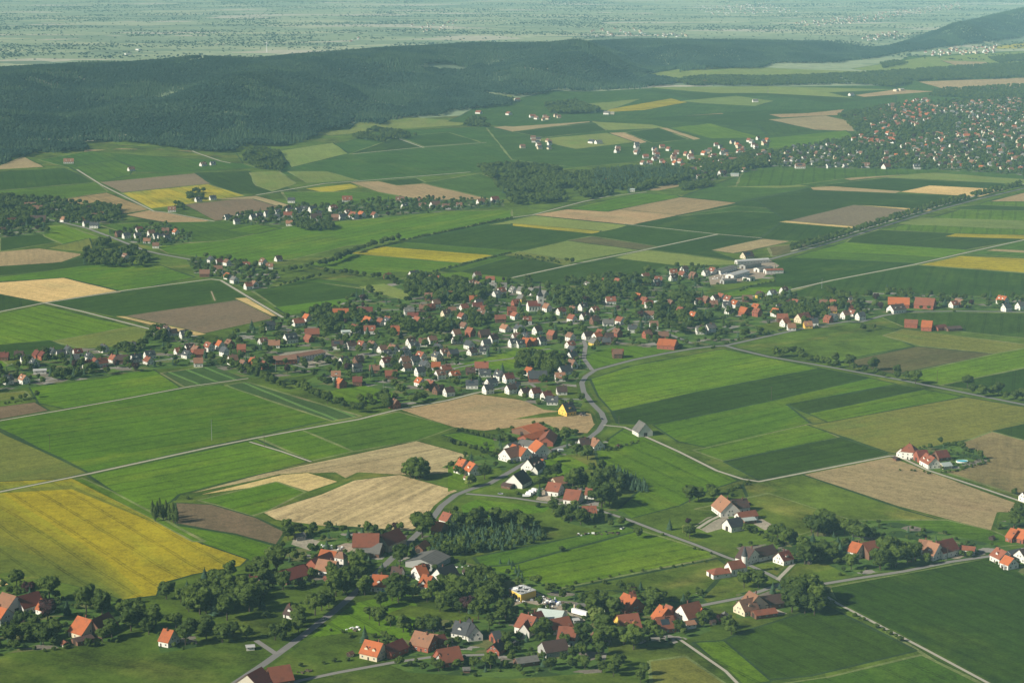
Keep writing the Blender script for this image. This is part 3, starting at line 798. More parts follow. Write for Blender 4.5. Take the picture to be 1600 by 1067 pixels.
ORD = ['first', 'second', 'third', 'fourth', 'fifth', 'sixth', 'seventh', 'eighth', 'ninth', 'tenth']
def ordn(i):
    if i < 10: return ORD[i]
    n = i + 1
    return f"{n}{'th' if n % 100 in (11, 12, 13) else {1: 'st', 2: 'nd', 3: 'rd'}.get(n % 10, 'th')}"
TOLABEL = []                                       # (object, look, category, group, px, py)
def want_label(o, look, cat, group, px, py): TOLABEL.append((o, look, cat, group, px, py))
def write_labels():
    cl = {}
    for r in TOLABEL: cl.setdefault((r[1], place(r[4], r[5])), []).append(r)
    for (look, pl), rs in cl.items():
        rs.sort(key=lambda r: (r[4], r[5]))
        for i, (o, _, cat, group, px, py) in enumerate(rs):
            if len(rs) == 1: l = f'the one {look} {pl}'
            elif i == len(rs) - 1: l = f'{look}, rightmost of such {pl}'
            elif i == 0: l = f'{look}, leftmost of such {pl}'
            else: l = f'{look}, {ordn(i)} from left of such {pl}'
            tag(o, l, cat, group)

# ---------------------------------------------------------------- trees
def crown_mesh(kind, seed, hi=True):
    """a crown of unit tree height: lumpy lobes under many small leaf faces, gaps between the lobes"""
    rnd = random.Random(seed)
    bm = bmesh.new()
    def lobe(c, r, sub, squash=.8, amp=.32):
        g = bmesh.ops.create_icosphere(bm, subdivisions=sub, radius=1.0)
        for v in g['verts']:
            d = v.co.normalized()
            k = 1 + amp * 2 * noise.noise(d * 1.9 + Vector((seed * 3.1 + c[0] * 9, c[1] * 9, c[2] * 5)))
            if sub > 1: k += amp * 1.1 * noise.noise(d * 6 + Vector((seed, c[0] * 20, 3)))
            v.co = Vector(c) + Vector((d.x * r * k, d.y * r * k, d.z * r * k * squash))
    def leaf(p, n, s):
        t = n.cross(Vector((rnd.random() - .5, rnd.random() - .5, rnd.random() - .5))).normalized()
        u = n.cross(t) * rnd.uniform(.6, 1)
        t, u = t * s, u * s
        bm.faces.new([bm.verts.new(p + t * .9 + u * .2), bm.verts.new(p + u), bm.verts.new(p - t), bm.verts.new(p - u * .8)])
    lobes = []
    if kind in ('leafy', 'bush'):
        n = (11 if hi else 5) if kind == 'leafy' else (7 if hi else 4)
        zc, zr, wr = (.60, .27, .27) if kind == 'leafy' else (.46, .26, .36)
        lobes.append(((0, 0, zc), wr * 1.05))
        for i in range(n):
            a = i * 2.399 + rnd.random() * .7; z = rnd.uniform(-1, 1)
            rr = math.sqrt(max(.05, 1 - z * z * .8)) * wr * rnd.uniform(.65, 1.1)
            lobes.append(((math.cos(a) * rr, math.sin(a) * rr, zc + z * zr * .85), rnd.uniform(.12, .19) if kind == 'leafy' else rnd.uniform(.16, .25)))
        for c, r in lobes: lobe(c, r, 2 if hi else 1)
        for c, r in lobes:
            for _ in range(int((84 if hi else 16))):
                d = Vector((rnd.gauss(0, 1), rnd.gauss(0, 1), rnd.gauss(.25, 1))).normalized()
                p = Vector(c) + Vector((d.x, d.y, d.z * .8)) * r * rnd.uniform(.95, 1.28)
                leaf(p, (d + Vector((rnd.gauss(0, .5), rnd.gauss(0, .5), rnd.gauss(0, .5)))).normalized(), rnd.uniform(.018, .036) * (1 if hi else 1.9))
    else:
        tiers = {'conifer': 9, 'poplar': 8}[kind] if hi else 5
        for i in range(tiers):
            t = i / (tiers - 1)
            if kind == 'conifer': z = .08 + .82 * t; r = .31 * (1 - t) ** .8 + .022
            else: z = .14 + .76 * t; r = .15 * math.sin(math.pi * (.16 + .78 * t)) ** .7
            m = 9 if hi else 6; top = bm.verts.new((rnd.uniform(-.01, .01), rnd.uniform(-.01, .01), min(1, z + (.17 if kind == 'conifer' else .16))))
            ring = [bm.verts.new((math.cos(a) * r * q, math.sin(a) * r * q, z + rnd.uniform(-.03, .02))) for a, q in
                    [((j + rnd.uniform(-.3, .3)) * 2 * math.pi / m, rnd.uniform(.72, 1.18)) for j in range(m)]]
            low = bm.verts.new((0, 0, z + .02))
            for j in range(m):
                bm.faces.new((ring[j], ring[(j + 1) % m], top)); bm.faces.new((ring[(j + 1) % m], ring[j], low))
            for _ in range(34 if hi else 10):
                a = rnd.random() * 6.283; h = rnd.random(); rr = r * (1 - h * .8) * rnd.uniform(.9, 1.25)
                leaf(Vector((math.cos(a) * rr, math.sin(a) * rr, z + h * .14)), Vector((math.cos(a), math.sin(a), .4 + rnd.gauss(0, .4))).normalized(), rnd.uniform(.02, .04) * (1 if hi else 1.5))
    me = bpy.data.meshes.new(kind + '_crown'); bm.to_mesh(me); bm.free()
    return me
def trunk_mesh(kind, seed):
    rnd = random.Random(seed); b = MB()
    h = {'leafy': .45, 'bush': .3, 'conifer': .5, 'poplar': .5}[kind]
    b.cyl(.028, .018, (0, 0, -.03), (.01, 0, h), 7)
    for i in range(4 if kind == 'leafy' else 2):
        a = i * 1.7 + seed; b.cyl(.014, .006, (.005, 0, h * .7), (math.cos(a) * .15, math.sin(a) * .15, h + .12), 5)
    return mesh(kind + '_trunk', b.v, b.f, M['bark'])
CROWN, TRUNK, LOW = {}, {}, {}
for k in ('leafy', 'bush', 'conifer', 'poplar'):
    CROWN[k] = [crown_mesh(k, i + 1) for i in range(6 if k == 'leafy' else 3)]
    TRUNK[k] = [trunk_mesh(k, i) for i in range(2)]
CROWN['purple'] = [c.copy() for c in CROWN['leafy'][:2]]; TRUNK['purple'] = TRUNK['leafy']
CROWN['willow'] = [c.copy() for c in CROWN['leafy'][3:5]]; TRUNK['willow'] = TRUNK['leafy']
for k, cs in CROWN.items():
    for c in cs: c.materials.append(M[{'purple': 'purple', 'conifer': 'conifer', 'poplar': 'leaf', 'willow': 'olive'}.get(k, 'leaf')])
# kind letter: l leafy, b bush, c conifer, p poplar, u purple, w willow.  x y width_px, positions of crown centres
KL = {'l': 'leafy', 'b': 'bush', 'c': 'conifer', 'p': 'poplar', 'u': 'purple', 'w': 'willow'}
ASP = {'leafy': .80, 'bush': 1.15, 'conifer': .62, 'poplar': .34, 'purple': .85, 'willow': .95}   # width / height
TREES = []                                         # (kind, X, Y, Z, height, px, py)
def add_tree(kind, x, y, w=None, h=None, base=False):
    s = pxm(y)
    if h is None: h = w / s / ASP[kind]
    yb = y if base else y + h * s * (.42 if kind != 'bush' else .35)
    p = at(x, yb)
    TREES.append((kind, p.x, p.y, p.z, h, x, yb))
PT = """
0,740,4 l 105,660,95 310,720,130 540,790,140 640,810,130 790,850,100 870,860,90 960,900,110 820,910,120 930,950,100 700,970,90 640,1010,70 1100,920,80 1190,960,90 1160,1010,110 1290,970,110 1390,1000,90 1040,730,100 1130,760,80 1250,790,150 1420,840,130 1560,780,140 1350,650,70 1440,600,90 1520,720,80 1330,740,90 1560,600,60 60,1000,90 130,990,80 230,990,90 270,1020,90 180,960,70 300,960,60
0,740,4 u 300,850,110 180,715,80 1450,690,70
0,740,4 c 1280,635,50 420,840,55 1170,705,45
0,740,4 p 955,225,30 985,230,34 1000,210,36 1020,245,32 1040,230,36 1060,250,34 1085,250,38 1105,262,36 970,252,30
0,740,4 b 350,1050,60 20,960,50 410,940,40 1170,148,30 860,790,50 150,710,60 480,830,40
400,740,4 l 190,320,60 240,350,70 200,370,80 280,350,60 450,325,45 540,350,45 360,335,50 700,335,60 740,350,50 925,385,80 1040,320,130 130,535,120 245,515,60 30,580,100 50,640,80 110,650,70 170,670,90 550,670,130 500,700,110 590,640,110 680,590,130 640,560,110 740,530,110 830,480,110 900,510,100 890,560,80 920,480,70 680,700,100 600,720,90 520,740,90 440,770,80 370,820,110 410,800,100 260,880,90 270,920,80 190,960,90 120,990,90 90,1030,90 20,1040,60 710,870,70 770,890,90 840,920,60 920,940,90 1030,940,70 1110,950,100 870,690,110 890,740,100 780,790,80 850,750,80 1070,760,80 1120,720,100 1180,700,100 1240,700,110 1300,720,110 1370,740,110 1430,760,100 1160,780,90 1230,790,90 1390,850,100 1440,810,90 1560,850,120 1520,900,70 1400,640,80 1240,230,50 1270,290,90 1390,280,120 1500,270,90 1560,280,80 1350,310,80 1200,330,50 1150,820,70 1270,830,60
400,740,4 w 980,740,100 370,620,55 300,530,45 600,930,95 1330,50,70
400,740,4 u 1320,820,95 1060,595,60
400,740,4 c 840,620,40 680,1010,60 790,600,50 880,600,45 1340,830,50 1400,830,45 1000,445,50 985,480,45
400,740,4 b 480,345,30 360,680,55 290,690,55 310,655,40 1000,950,50 960,960,40 1460,640,60 1360,670,45 1330,665,45 1280,635,30 280,805,20 1490,50,40 60,880,60 660,740,50 350,460,60 380,458,40 1240,760,60 800,1000,50 830,1020,50 740,1010,40 1300,845,40
800,740,4 l 20,270,80 80,310,90 175,50,60 380,40,100 440,40,80 540,50,90 560,130,130 610,150,90 260,200,60 370,250,90 310,240,80 430,270,80 790,370,60 1070,360,100 1110,365,70 1110,130,80 1165,130,80 1240,100,60 1260,130,70 1500,540,50 1440,690,110 1500,680,110 1540,660,90 1400,720,90 1340,930,70 1370,960,80 1180,900,60 1220,890,70 500,830,110 570,820,90 620,790,110 680,800,100 640,840,100 870,760,100 910,790,90 880,810,90 830,770,70 580,950,110 440,1000,120 200,960,90 160,980,90 860,950,60 900,975,60 1040,950,60 620,1010,100 700,1010,100 760,1030,110 520,755,60 1450,660,80 540,1030,90 330,1040,80 640,900,60 20,860,60 930,1010,60
800,740,4 w 530,900,130 480,950,140 390,190,50 660,130,60 1090,355,70 290,1030,80
800,740,4 c 1070,780,35 985,320,38 520,275,40 170,110,40
800,740,4 u 1300,905,55 760,740,50 1100,300,40
800,740,4 b 340,185,40 460,290,60 510,270,60 460,85,45 940,378,25 1370,130,40 570,215,40 250,985,50 40,1010,60 430,760,40 1250,920,50 680,690,60 740,700,60 1140,465,20 1170,470,20 1190,475,20 1245,495,22 1240,785,45 1080,775,40 1000,900,40 580,675,35 270,250,50 330,275,50 160,195,40 1560,540,35 35,120,30 310,470,40
1200,740,4 l 60,370,90 110,390,80 30,360,60 270,310,90 340,290,110 390,310,110 310,330,100 480,330,80 530,345,80 580,370,80 640,380,70 220,440,80 230,500,110 280,480,90 340,480,100 400,500,80 740,470,120 800,520,110 870,510,110 920,490,90 970,520,90 700,530,100 580,590,90 520,550,80 640,590,80 180,730,130 260,720,140 310,760,120 150,790,120 230,810,110 290,820,110 110,700,80 1570,250,100 1540,290,80 350,340,80 160,390,60 690,490,70 620,490,60 850,470,80
1200,740,4 c 450,480,55 435,440,50 510,420,30 280,400,36 30,715,45 75,700,30 985,500,45
1200,740,4 b 450,625,30 400,800,36 540,880,34 680,950,42 760,990,44 830,1030,44 600,905,30 720,970,30 800,1010,30 570,900,22 1210,495,50 1260,500,50 1440,330,45 1540,110,50 340,420,40 200,420,40 180,400,40 480,530,50 440,540,50 1430,555,25 1470,560,25 1390,550,20 800,415,50 690,390,50 930,380,30 980,385,30 40,590,30
1380,640,7.26 l 650,350,55 530,420,60 890,410,80 940,450,55 1100,510,80 620,620,65 810,385,45 1010,545,30
1380,640,7.26 b 450,590,60 700,390,45 740,380,45 780,390,45 830,490,50 790,570,30 410,430,50 460,415,40 230,520,45 960,500,40 150,490,30 850,620,25 900,612,25 960,600,25 1020,590,25
700,640,6.154 l 400,560,200 450,620,110 350,600,110 1065,260,190 1010,270,100 1130,240,100 230,680,90 30,530,60 90,580,70 130,600,60 1010,460,80 1240,390,90 1340,420,100 1250,640,120 1180,660,100 1450,640,110 1480,540,100 1380,560,90 1040,590,110 960,610,90 880,690,90 1500,820,150 1560,860,80 1180,970,110 1010,910,60 1420,640,90 430,440,60 470,420,60 20,300,60 1540,600,80
700,640,6.154 b 60,310,60 110,320,60 160,330,60 210,350,60 260,360,70 310,370,60 360,330,60 370,390,70 330,400,60 130,190,50 90,190,50 180,200,45 230,215,50 280,230,50 330,240,50 380,250,60 430,260,60 480,270,60 540,250,70 590,270,60 640,280,60 690,280,60 480,190,50 1230,210,60 780,610,70 590,500,50 640,500,40 900,560,50 660,800,40 1180,910,60 1280,370,60 1330,340,30 1500,350,60 1440,360,40 420,690,30 1000,850,40
700,640,6.154 w 650,730,20 1330,710,50 1400,620,60
600,700,4 l 165,140,90 200,118,105 240,135,90 190,150,80 140,152,60 220,158,70 265,150,50
"""
for ln in PT.strip().splitlines():
    org, k, rest = ln.split(' ', 2); ox, oy, s = map(float, org.split(','))
    for t in rest.split():
        x, y, w = map(float, t.split(','))
        add_tree(KL[k], ox + x / s, oy + y / s, w / s * random.uniform(1.0, 1.2))
NFREE = len(TREES)                                 # from here to NROW: rows that stand beside a road
# the row of road trees, and the young avenue on the diagonal road
for x, y, h in [(45, 312, 10), (82, 312, 6), (110, 310, 9), (158, 302, 9), (200, 312, 9), (215, 336, 9), (265, 345, 6), (305, 350, 7), (345, 362, 8), (375, 368, 8), (420, 350, 10), (430, 378, 7), (510, 375, 11), (533, 398, 7), (603, 415, 7), (657, 395, 12), (675, 422, 6), (806, 430, 10), (808, 458, 8), (872, 462, 9), (922, 480, 12), (1275, 545, 9), (1335, 560, 10), (1410, 555, 9), (1440, 548, 11), (1485, 580, 7), (1545, 586, 9), (1592, 578, 10), (1245, 505, 11), (720, 440, 4), (1390, 555, 6)]:
    add_tree('leafy', 1200 + x / 4, 480 + y / 4, h=h * 1.25 + 1, base=True)
AV = P('1237,395 1300,378 1360,359 1450,331 1525,311 1600,294')
for off, st in (((0, -1.5), 6.0), ((0, -5.5), 6.4)):
    for (x0, y0), (x1, y1) in zip(AV, AV[1:]):
        n = int(math.hypot(x1 - x0, y1 - y0) / st)
        for i in range(n):
            if random.random() < .1: continue
            t = (i + random.uniform(-.15, .15)) / n
            add_tree('leafy', x0 + (x1 - x0) * t, y0 + (y1 - y0) * t + off[1] * (1 - .1 * t), h=random.uniform(9, 12.5), base=True)
NROW = len(TREES)
# lines of hedge and scattered woods: kind mix, spacing or density, height range, shape
LINES = """
l 11 9 12 478,978 500,962 518,945 530,930
l 12 8 12 440,1005 462,990 480,975
l 11 8 11 560,915 580,905 600,893
l 12 8 11 430,1018 410,1030 395,1045
b 7 2 5 215,965 260,970 300,972 345,965
l 13 6 11 185,975 215,985 245,1000
l 11 6 11 300,980 340,985 380,998 420,1003
b 6 2 4 60,1020 130,1010 200,1000
l 14 5 10 10,1000 80,1005 150,1010
b 8 2 4 470,1040 520,1035 560,1030
b 6 2 4 510,985 560,1000 600,1020
l 12 7 12 760,1045 830,1040 880,1050
b 6 2 5 700,1040 760,1035 820,1045
b 7 2 4 1010,985 1040,1000 1060,1010
l 12 5 9 1015,985 1050,990 1090,985
b 5 2 3 1405,735 1450,738
b 9 1.5 3 850,925 980,896 1110,876
b 7 2 4 1240,905 1270,908
b 4.0 2.5 4 1150,822 1175,830 1200,842 1230,852
l 7 6 9 1168,832 1190,842 1215,852 1235,850
b 3.5 2.5 4 1137,770 1150,764 1175,752
c 3.6 4 6 785,880 800,886 812,905
b 3 2 3 1450,740 1480,738 1510,730 1548,722
b 3.6 2 4 1000,690 950,705 940,700
l 9 7 11 440,428 470,422 505,414
l 8 9 15 505,416 530,408 552,398
l 8 7 13 552,396 575,388 600,382 622,376
b 5 3 5 622,377 640,374 720,358 800,341
b 5 3 4 676,425 730,412 775,401 800,395
l 9 7 12 510,428 540,430 570,434 600,438 625,443
l 8 5 9 440,448 470,440 500,434
l 9 8 14 400,580 420,572 440,570 470,572 500,568 530,575 548,582
l 9 8 14 455,604 475,610 490,620 510,630 545,640 560,646 580,638 600,636 620,640
l 8 8 15 600,620 605,640 640,635 672,622
l 8 8 14 560,632 590,628 625,626
l 9 8 14 400,575 402,590 430,605 450,610
b 5 3 5 820,682 800,690 770,686
l 8 5 9 1140,520 1110,535 1125,532
b 5 2.5 4 1110,545 1150,532 1200,520 1260,508
b 6 2 3 0,632 30,628 60,622
l 7 6 8 20,628 40,624 60,620
b 4 2 3.5 420,545 480,538
b 6 3 5 800,404 810,405 830,406 860,409 875,412
b 6 3 5 804,399 840,403 870,407 
l 9 7 10 888,411 898,412 880,410
l 12 9 9 914,408 915,409
l 9 8 12 1365,515 1340,520
b 6 2.5 4 1155,455 1180,446 1200,442 1215,440
"""
for ln in LINES.strip().splitlines():
    k, sp, h0, h1, rest = ln.split(' ', 4)
    pl = [at(*p) for p in P(rest)]
    for p, q in zip(pl, pl[1:]):
        n = max(1, int((q - p).length / float(sp)))
        for i in range(n):
            r = p.lerp(q, (i + random.random() * .6) / n) + Vector((random.gauss(0, 1.5), random.gauss(0, 1.5), 0))
            x, y = scr(r.x, r.y); add_tree(KL[k], x, y, h=random.uniform(float(h0), float(h1)), base=True)
WOODS = """
l 9 9 14 248,918 330,905 400,922 425,948 340,968 270,950
l 8 9 14 700,908 745,900 790,918 792,950 735,955 690,935
l 14 7 10 900,1005 950,985 975,1005 1005,1040 1040,1067 890,1067 880,1040
l 8 12 16 1230,932 1284,930 1290,948 1234,955
l 8 9 13 1266,824 1310,820 1314,836 1268,838
l 9 9 14 505,905 565,885 585,915 530,935
l 9 9 13 1365,884 1450,880 1452,890 1378,897
l 10 6 10 1250,866 1322,852 1320,876 1252,880
l 10 8 13 -40,985 40,975 110,995 80,1020 -40,1030
l 10 7 12 170,950 235,945 255,965 190,975
c 6 5 7.5 665,848 700,826 760,816 800,812 848,828 858,842 800,858 700,868 665,866
b 6 4 5.5 665,848 700,826 760,816 800,812 848,828 858,842 800,858 700,868 665,866
l 7 5 10 665,868 720,852 760,862 700,872
c 4.6 5 8 943,742 960,734 1014,760 1012,770 960,762
l 8 9 15 945,745 975,757 970,772 925,775 905,760 900,742 920,738
l 9 9 15 745,264 790,259 850,262 900,275 960,268 1040,262 1078,268 1092,275 1060,288 960,306 900,315 860,318 800,322 785,302 760,277
c 8 12 17 930,272 1060,264 1070,280 960,296 925,296
l 7 7 10 1060,292 1110,284 1113,292 1065,299
l 9 9 15 -40,312 40,310 55,330 50,350 -40,366
l 9 8 13 75,336 110,332 160,322 188,328 188,342 160,346 95,350
l 12 9 16 130,404 150,384 175,378 182,398 222,388 236,405 232,420 160,418 132,414
l 8 8 12 292,306 305,300 322,302 320,312 294,314
l 8 7 11 258,322 285,320 288,328 262,330
l 9 8 13 447,350 475,347 520,352 522,360 480,362 452,354
l 9 8 13 380,243 400,234 440,241 446,262 440,270 400,264 382,254
l 9 8 12 550,216 585,202 620,206 652,214 600,224 
l 9 9 15 632,448 640,436 680,436 720,445 762,462 745,476 700,474 660,482 640,478
l 9 10 15 850,165 900,160 938,174 930,178 860,180
l 10 9 14 1040,128 1100,120 1200,122 1350,116 1480,107 1640,98 1640,122 1440,127 1400,137 1330,132 1200,135 1080,135
l 10 9 14 1310,182 1380,168 1395,186 1330,200
l 12 8 13 1460,142 1640,132 1640,152 1500,155 1450,152
l 9 8 12 735,185 760,188 765,200 725,198
l 9 8 13 340,560 375,570 398,590 362,578
l 8 8 13 230,532 240,512 262,520 258,538
l 8 7 12 170,546 230,540 222,552 172,560
l 8 6 10 75,585 150,578 140,588 80,595
l 9 7 11 1375,100 1400,96 1420,100 1380,108
l 9 8 12 1545,92 1600,86 1640,92 1560,100
l 9 8 12 595,496 640,500 690,502 740,488 760,505 700,520 640,520 600,515
l 11 8 14 860,445 930,440 960,455 940,478 870,485
l 12 8 14 945,430 1010,440 1040,455 980,470 940,462
l 11 8 14 1030,460 1100,470 1110,500 1060,525 1020,505
l 8 8 12 1200,470 1250,475 1290,485 1270,500 1210,498
l 8 8 13 805,560 860,555 885,575 860,590 810,590
l 8 8 13 500,480 560,487 590,510 550,525 500,520 490,500
l 8 8 13 1290,452 1320,465 1340,480 1310,490 1290,475
l 7 8 13 1075,258 1180,240 1200,250 1200,262 1120,268
l 8 5 8 870,560 900,560 905,578 880,585
"""
for ln in WOODS.strip().splitlines():
    k, sp, h0, h1, rest = ln.split(' ', 4)
    po = P(rest); sp = float(sp); g = [at(*p) for p in po]
    x0, x1 = min(p.x for p in g), max(p.x for p in g); y0, y1 = min(p.y for p in g), max(p.y for p in g)
    Y = y0
    while Y < y1:
        X = x0 + random.random() * sp
        while X < x1:
            xx, yy = X + random.gauss(0, sp * .25), Y + random.gauss(0, sp * .25)
            if sp >= 8 and noise.noise(Vector((xx / 45, yy / 70, 2))) < -.16: X += sp; continue
            z = tz(xx, yy); p = scr(xx, yy, z)
            if inside(p, po): TREES.append((KL[k] if random.random() > .08 or k == 'c' else 'conifer', xx, yy, z, random.uniform(float(h0), float(h1)), *p))
            X += sp
        Y += sp * .9
# ---------------------------------------------------------------- buildings
FOOT = []                                          # (X, Y, radius) kept clear of trees
WIN, DOOR = {}, {}
def win_mesh(w, h):
    k = (w, h)
    if k not in WIN:
        f = MB().box(-w / 2, w / 2, -.05, .10, 0, h); p = MB().box(-w / 2 + .12, w / 2 - .12, -.02, .13, .12, h - .12)
        f.box(-.04, .04, .0, .145, .1, h - .1)
        WIN[k] = (mesh('window', f.v, f.f, M['frame']), mesh('pane', p.v, p.f, M['glass']))
    return WIN[k]
def add_window(root, x, y, z, rz, w=1.2, h=1.4, pane=True):
    a, b = win_mesh(w, h)
    o = link('window', a if pane else b, root, (x, y, z), rz)
    if pane: link('pane', b, o)
def gable_block(root, L, Wd, He, Hr, wall, roof, x0=0, y0=0, rz=0, hip=0, over=.5, tag_='', chim=1, z0=0):
    """one ridge-roofed block centred at x0,y0 with the ridge along its own x; returns the roof"""
    c, s = math.cos(rz), math.sin(rz)
    def T(x, y, z): return (x0 + x * c - y * s, y0 + x * s + y * c, z + z0)
    a, w = L / 2, Wd / 2
    hx = a - hip
    top = Hr - .18
    v = [T(-a, -w, -.6), T(a, -w, -.6), T(a, w, -.6), T(-a, w, -.6), T(-a, -w, He), T(a, -w, He), T(a, w, He), T(-a, w, He)]
    f = [(0, 1, 5, 4), (2, 3, 7, 6), (3, 2, 1, 0)]
    if hip < .3: v += [T(-a, 0, top), T(a, 0, top)]; f += [(1, 2, 6, 9, 5), (3, 0, 4, 8, 7)]
    else: f += [(1, 2, 6, 5), (3, 0, 4, 7), (4, 5, 6, 7)]
    link('wall', mesh('wall', v, f, M['wall' + wall]), root)
    k = (Hr - He) / w; e = over; zo = He - e * k
    t = .22
    b = MB()
    ax = a + (over if hip < .3 else over)
    for sgn in (-1, 1):
        if hip < .3:
            q = [T(-ax, 0, Hr), T(ax, 0, Hr), T(ax, sgn * (w + e), zo), T(-ax, sgn * (w + e), zo)]
        else: q = [T(-hx, 0, Hr), T(hx, 0, Hr), T(ax, sgn * (w + e), zo), T(-ax, sgn * (w + e), zo)]
        q2 = [(x, y, z - t) for x, y, z in q]
        fs = [(0, 1, 2, 3), (7, 6, 5, 4), (3, 2, 6, 7), (0, 3, 7, 4), (2, 1, 5, 6)]
        if sgn > 0: fs = [g[::-1] for g in fs]
        b.add(q + q2, fs)
    if hip >= .3:
        for sx in (-1, 1):
            q = [T(sx * hx, 0, Hr), T(sx * ax, -w - e, zo), T(sx * ax, w + e, zo)]
            b.add(q, [(0, 1, 2) if sx > 0 else (0, 2, 1)])
    rf = b.done('roof', M['roof' + roof], root)
    for i in range(chim):
        cx = random.uniform(-.5, .5) * hx; cy = random.choice((-1, 1)) * w * .18
        p = T(cx, cy, 0); cb = MB().box(-.4, .4, -.35, .35, Hr - .9, Hr + 1.1, rot=rz, o=(p[0], p[1])).box(-.5, .5, -.45, .45, Hr + 1.1, Hr + 1.25, rot=rz, o=(p[0], p[1]))
        cb.v = [(x, y, z + z0) for x, y, z in cb.v]
        cb.done('chimney', M['chimney'], rf)
    return rf
def add_openings(root, L, Wd, He, Hr, rng, detail=2, x0=0, y0=0, rz=0, barn=False):
    c, s = math.cos(rz), math.sin(rz)
    def T(x, y): return x0 + x * c - y * s, y0 + x * s + y * c
    a, w = L / 2, Wd / 2
    pane = detail > 1
    ww = 1.2 if detail > 1 else 1.3
    if barn:
        for sx in (-1, 1):
            p = T(sx * a, 0); d = MB().box(-1.7, 1.7, -.06, .08, 0, min(3.6, He + .3)); d.done('barn_door', M['door'], root, (*p, 0), rz + (math.pi / 2 if sx < 0 else -math.pi / 2))
        n = max(2, int(L / 5))
        for i in range(n):
            p = T(-a + (i + .5) * L / n, -w); add_window(root, *p, 1.5, rz + math.pi, 1.2, 1.0, pane)
        return
    for sx, turn in ((-1, math.pi / 2), (1, -math.pi / 2)):
        cols = max(2, int(Wd / 3.4))
        for i in range(cols):
            y = -w + (i + .5) * Wd / cols
            p = T(sx * a, y); add_window(root, *p, 1.0, rz + turn, ww, 1.4, pane)
        if Hr > 7 and detail:
            for y in (-1.2, 1.2):
                p = T(sx * a, y); add_window(root, *p, 3.9 if He < 5 else 4.2, rz + turn, 1.1, 1.3, pane)
    n = max(2, int(L / 3.6)); di = rng.randrange(n)
    for i in range(n):
        p = T(-a + (i + .5) * L / n, -w)
        if i == di and detail > 1:
            MB().box(-.55, .55, -.05, .09, 0, 2.1).done('door', M['door'], root, (*p, 0), rz + math.pi)
        else: add_window(root, *p, 1.0, rz + math.pi, ww, 1.4, pane)
        if He > 5.2: add_window(root, *p, 3.7, rz + math.pi, ww, 1.3, pane)
        if detail > 1:
            p = T(-a + (i + .5) * L / n, w); add_window(root, *p, 1.0, rz, ww, 1.4, pane)
KIND = {'house': ('house', 'house', 'houses of the villages'), 'barn': ('barn', 'barn', 'barns and farm halls'), 'farm': ('farmhouse', 'farmhouse', 'farmhouses'),
        'shed': ('shed', 'shed', 'sheds and garages'), 'hall': ('flat_building', 'hall', 'flat roofed halls')}
def register(root, kind, wall, roof, px, py, extra=''):
    nm, cat, grp = KIND[kind]
    look = f'{WALL[wall][0]} {extra}{cat} with {ROOF[roof][0]} roof'
    want_label(root, look, cat, grp, px, py)
NB = 0
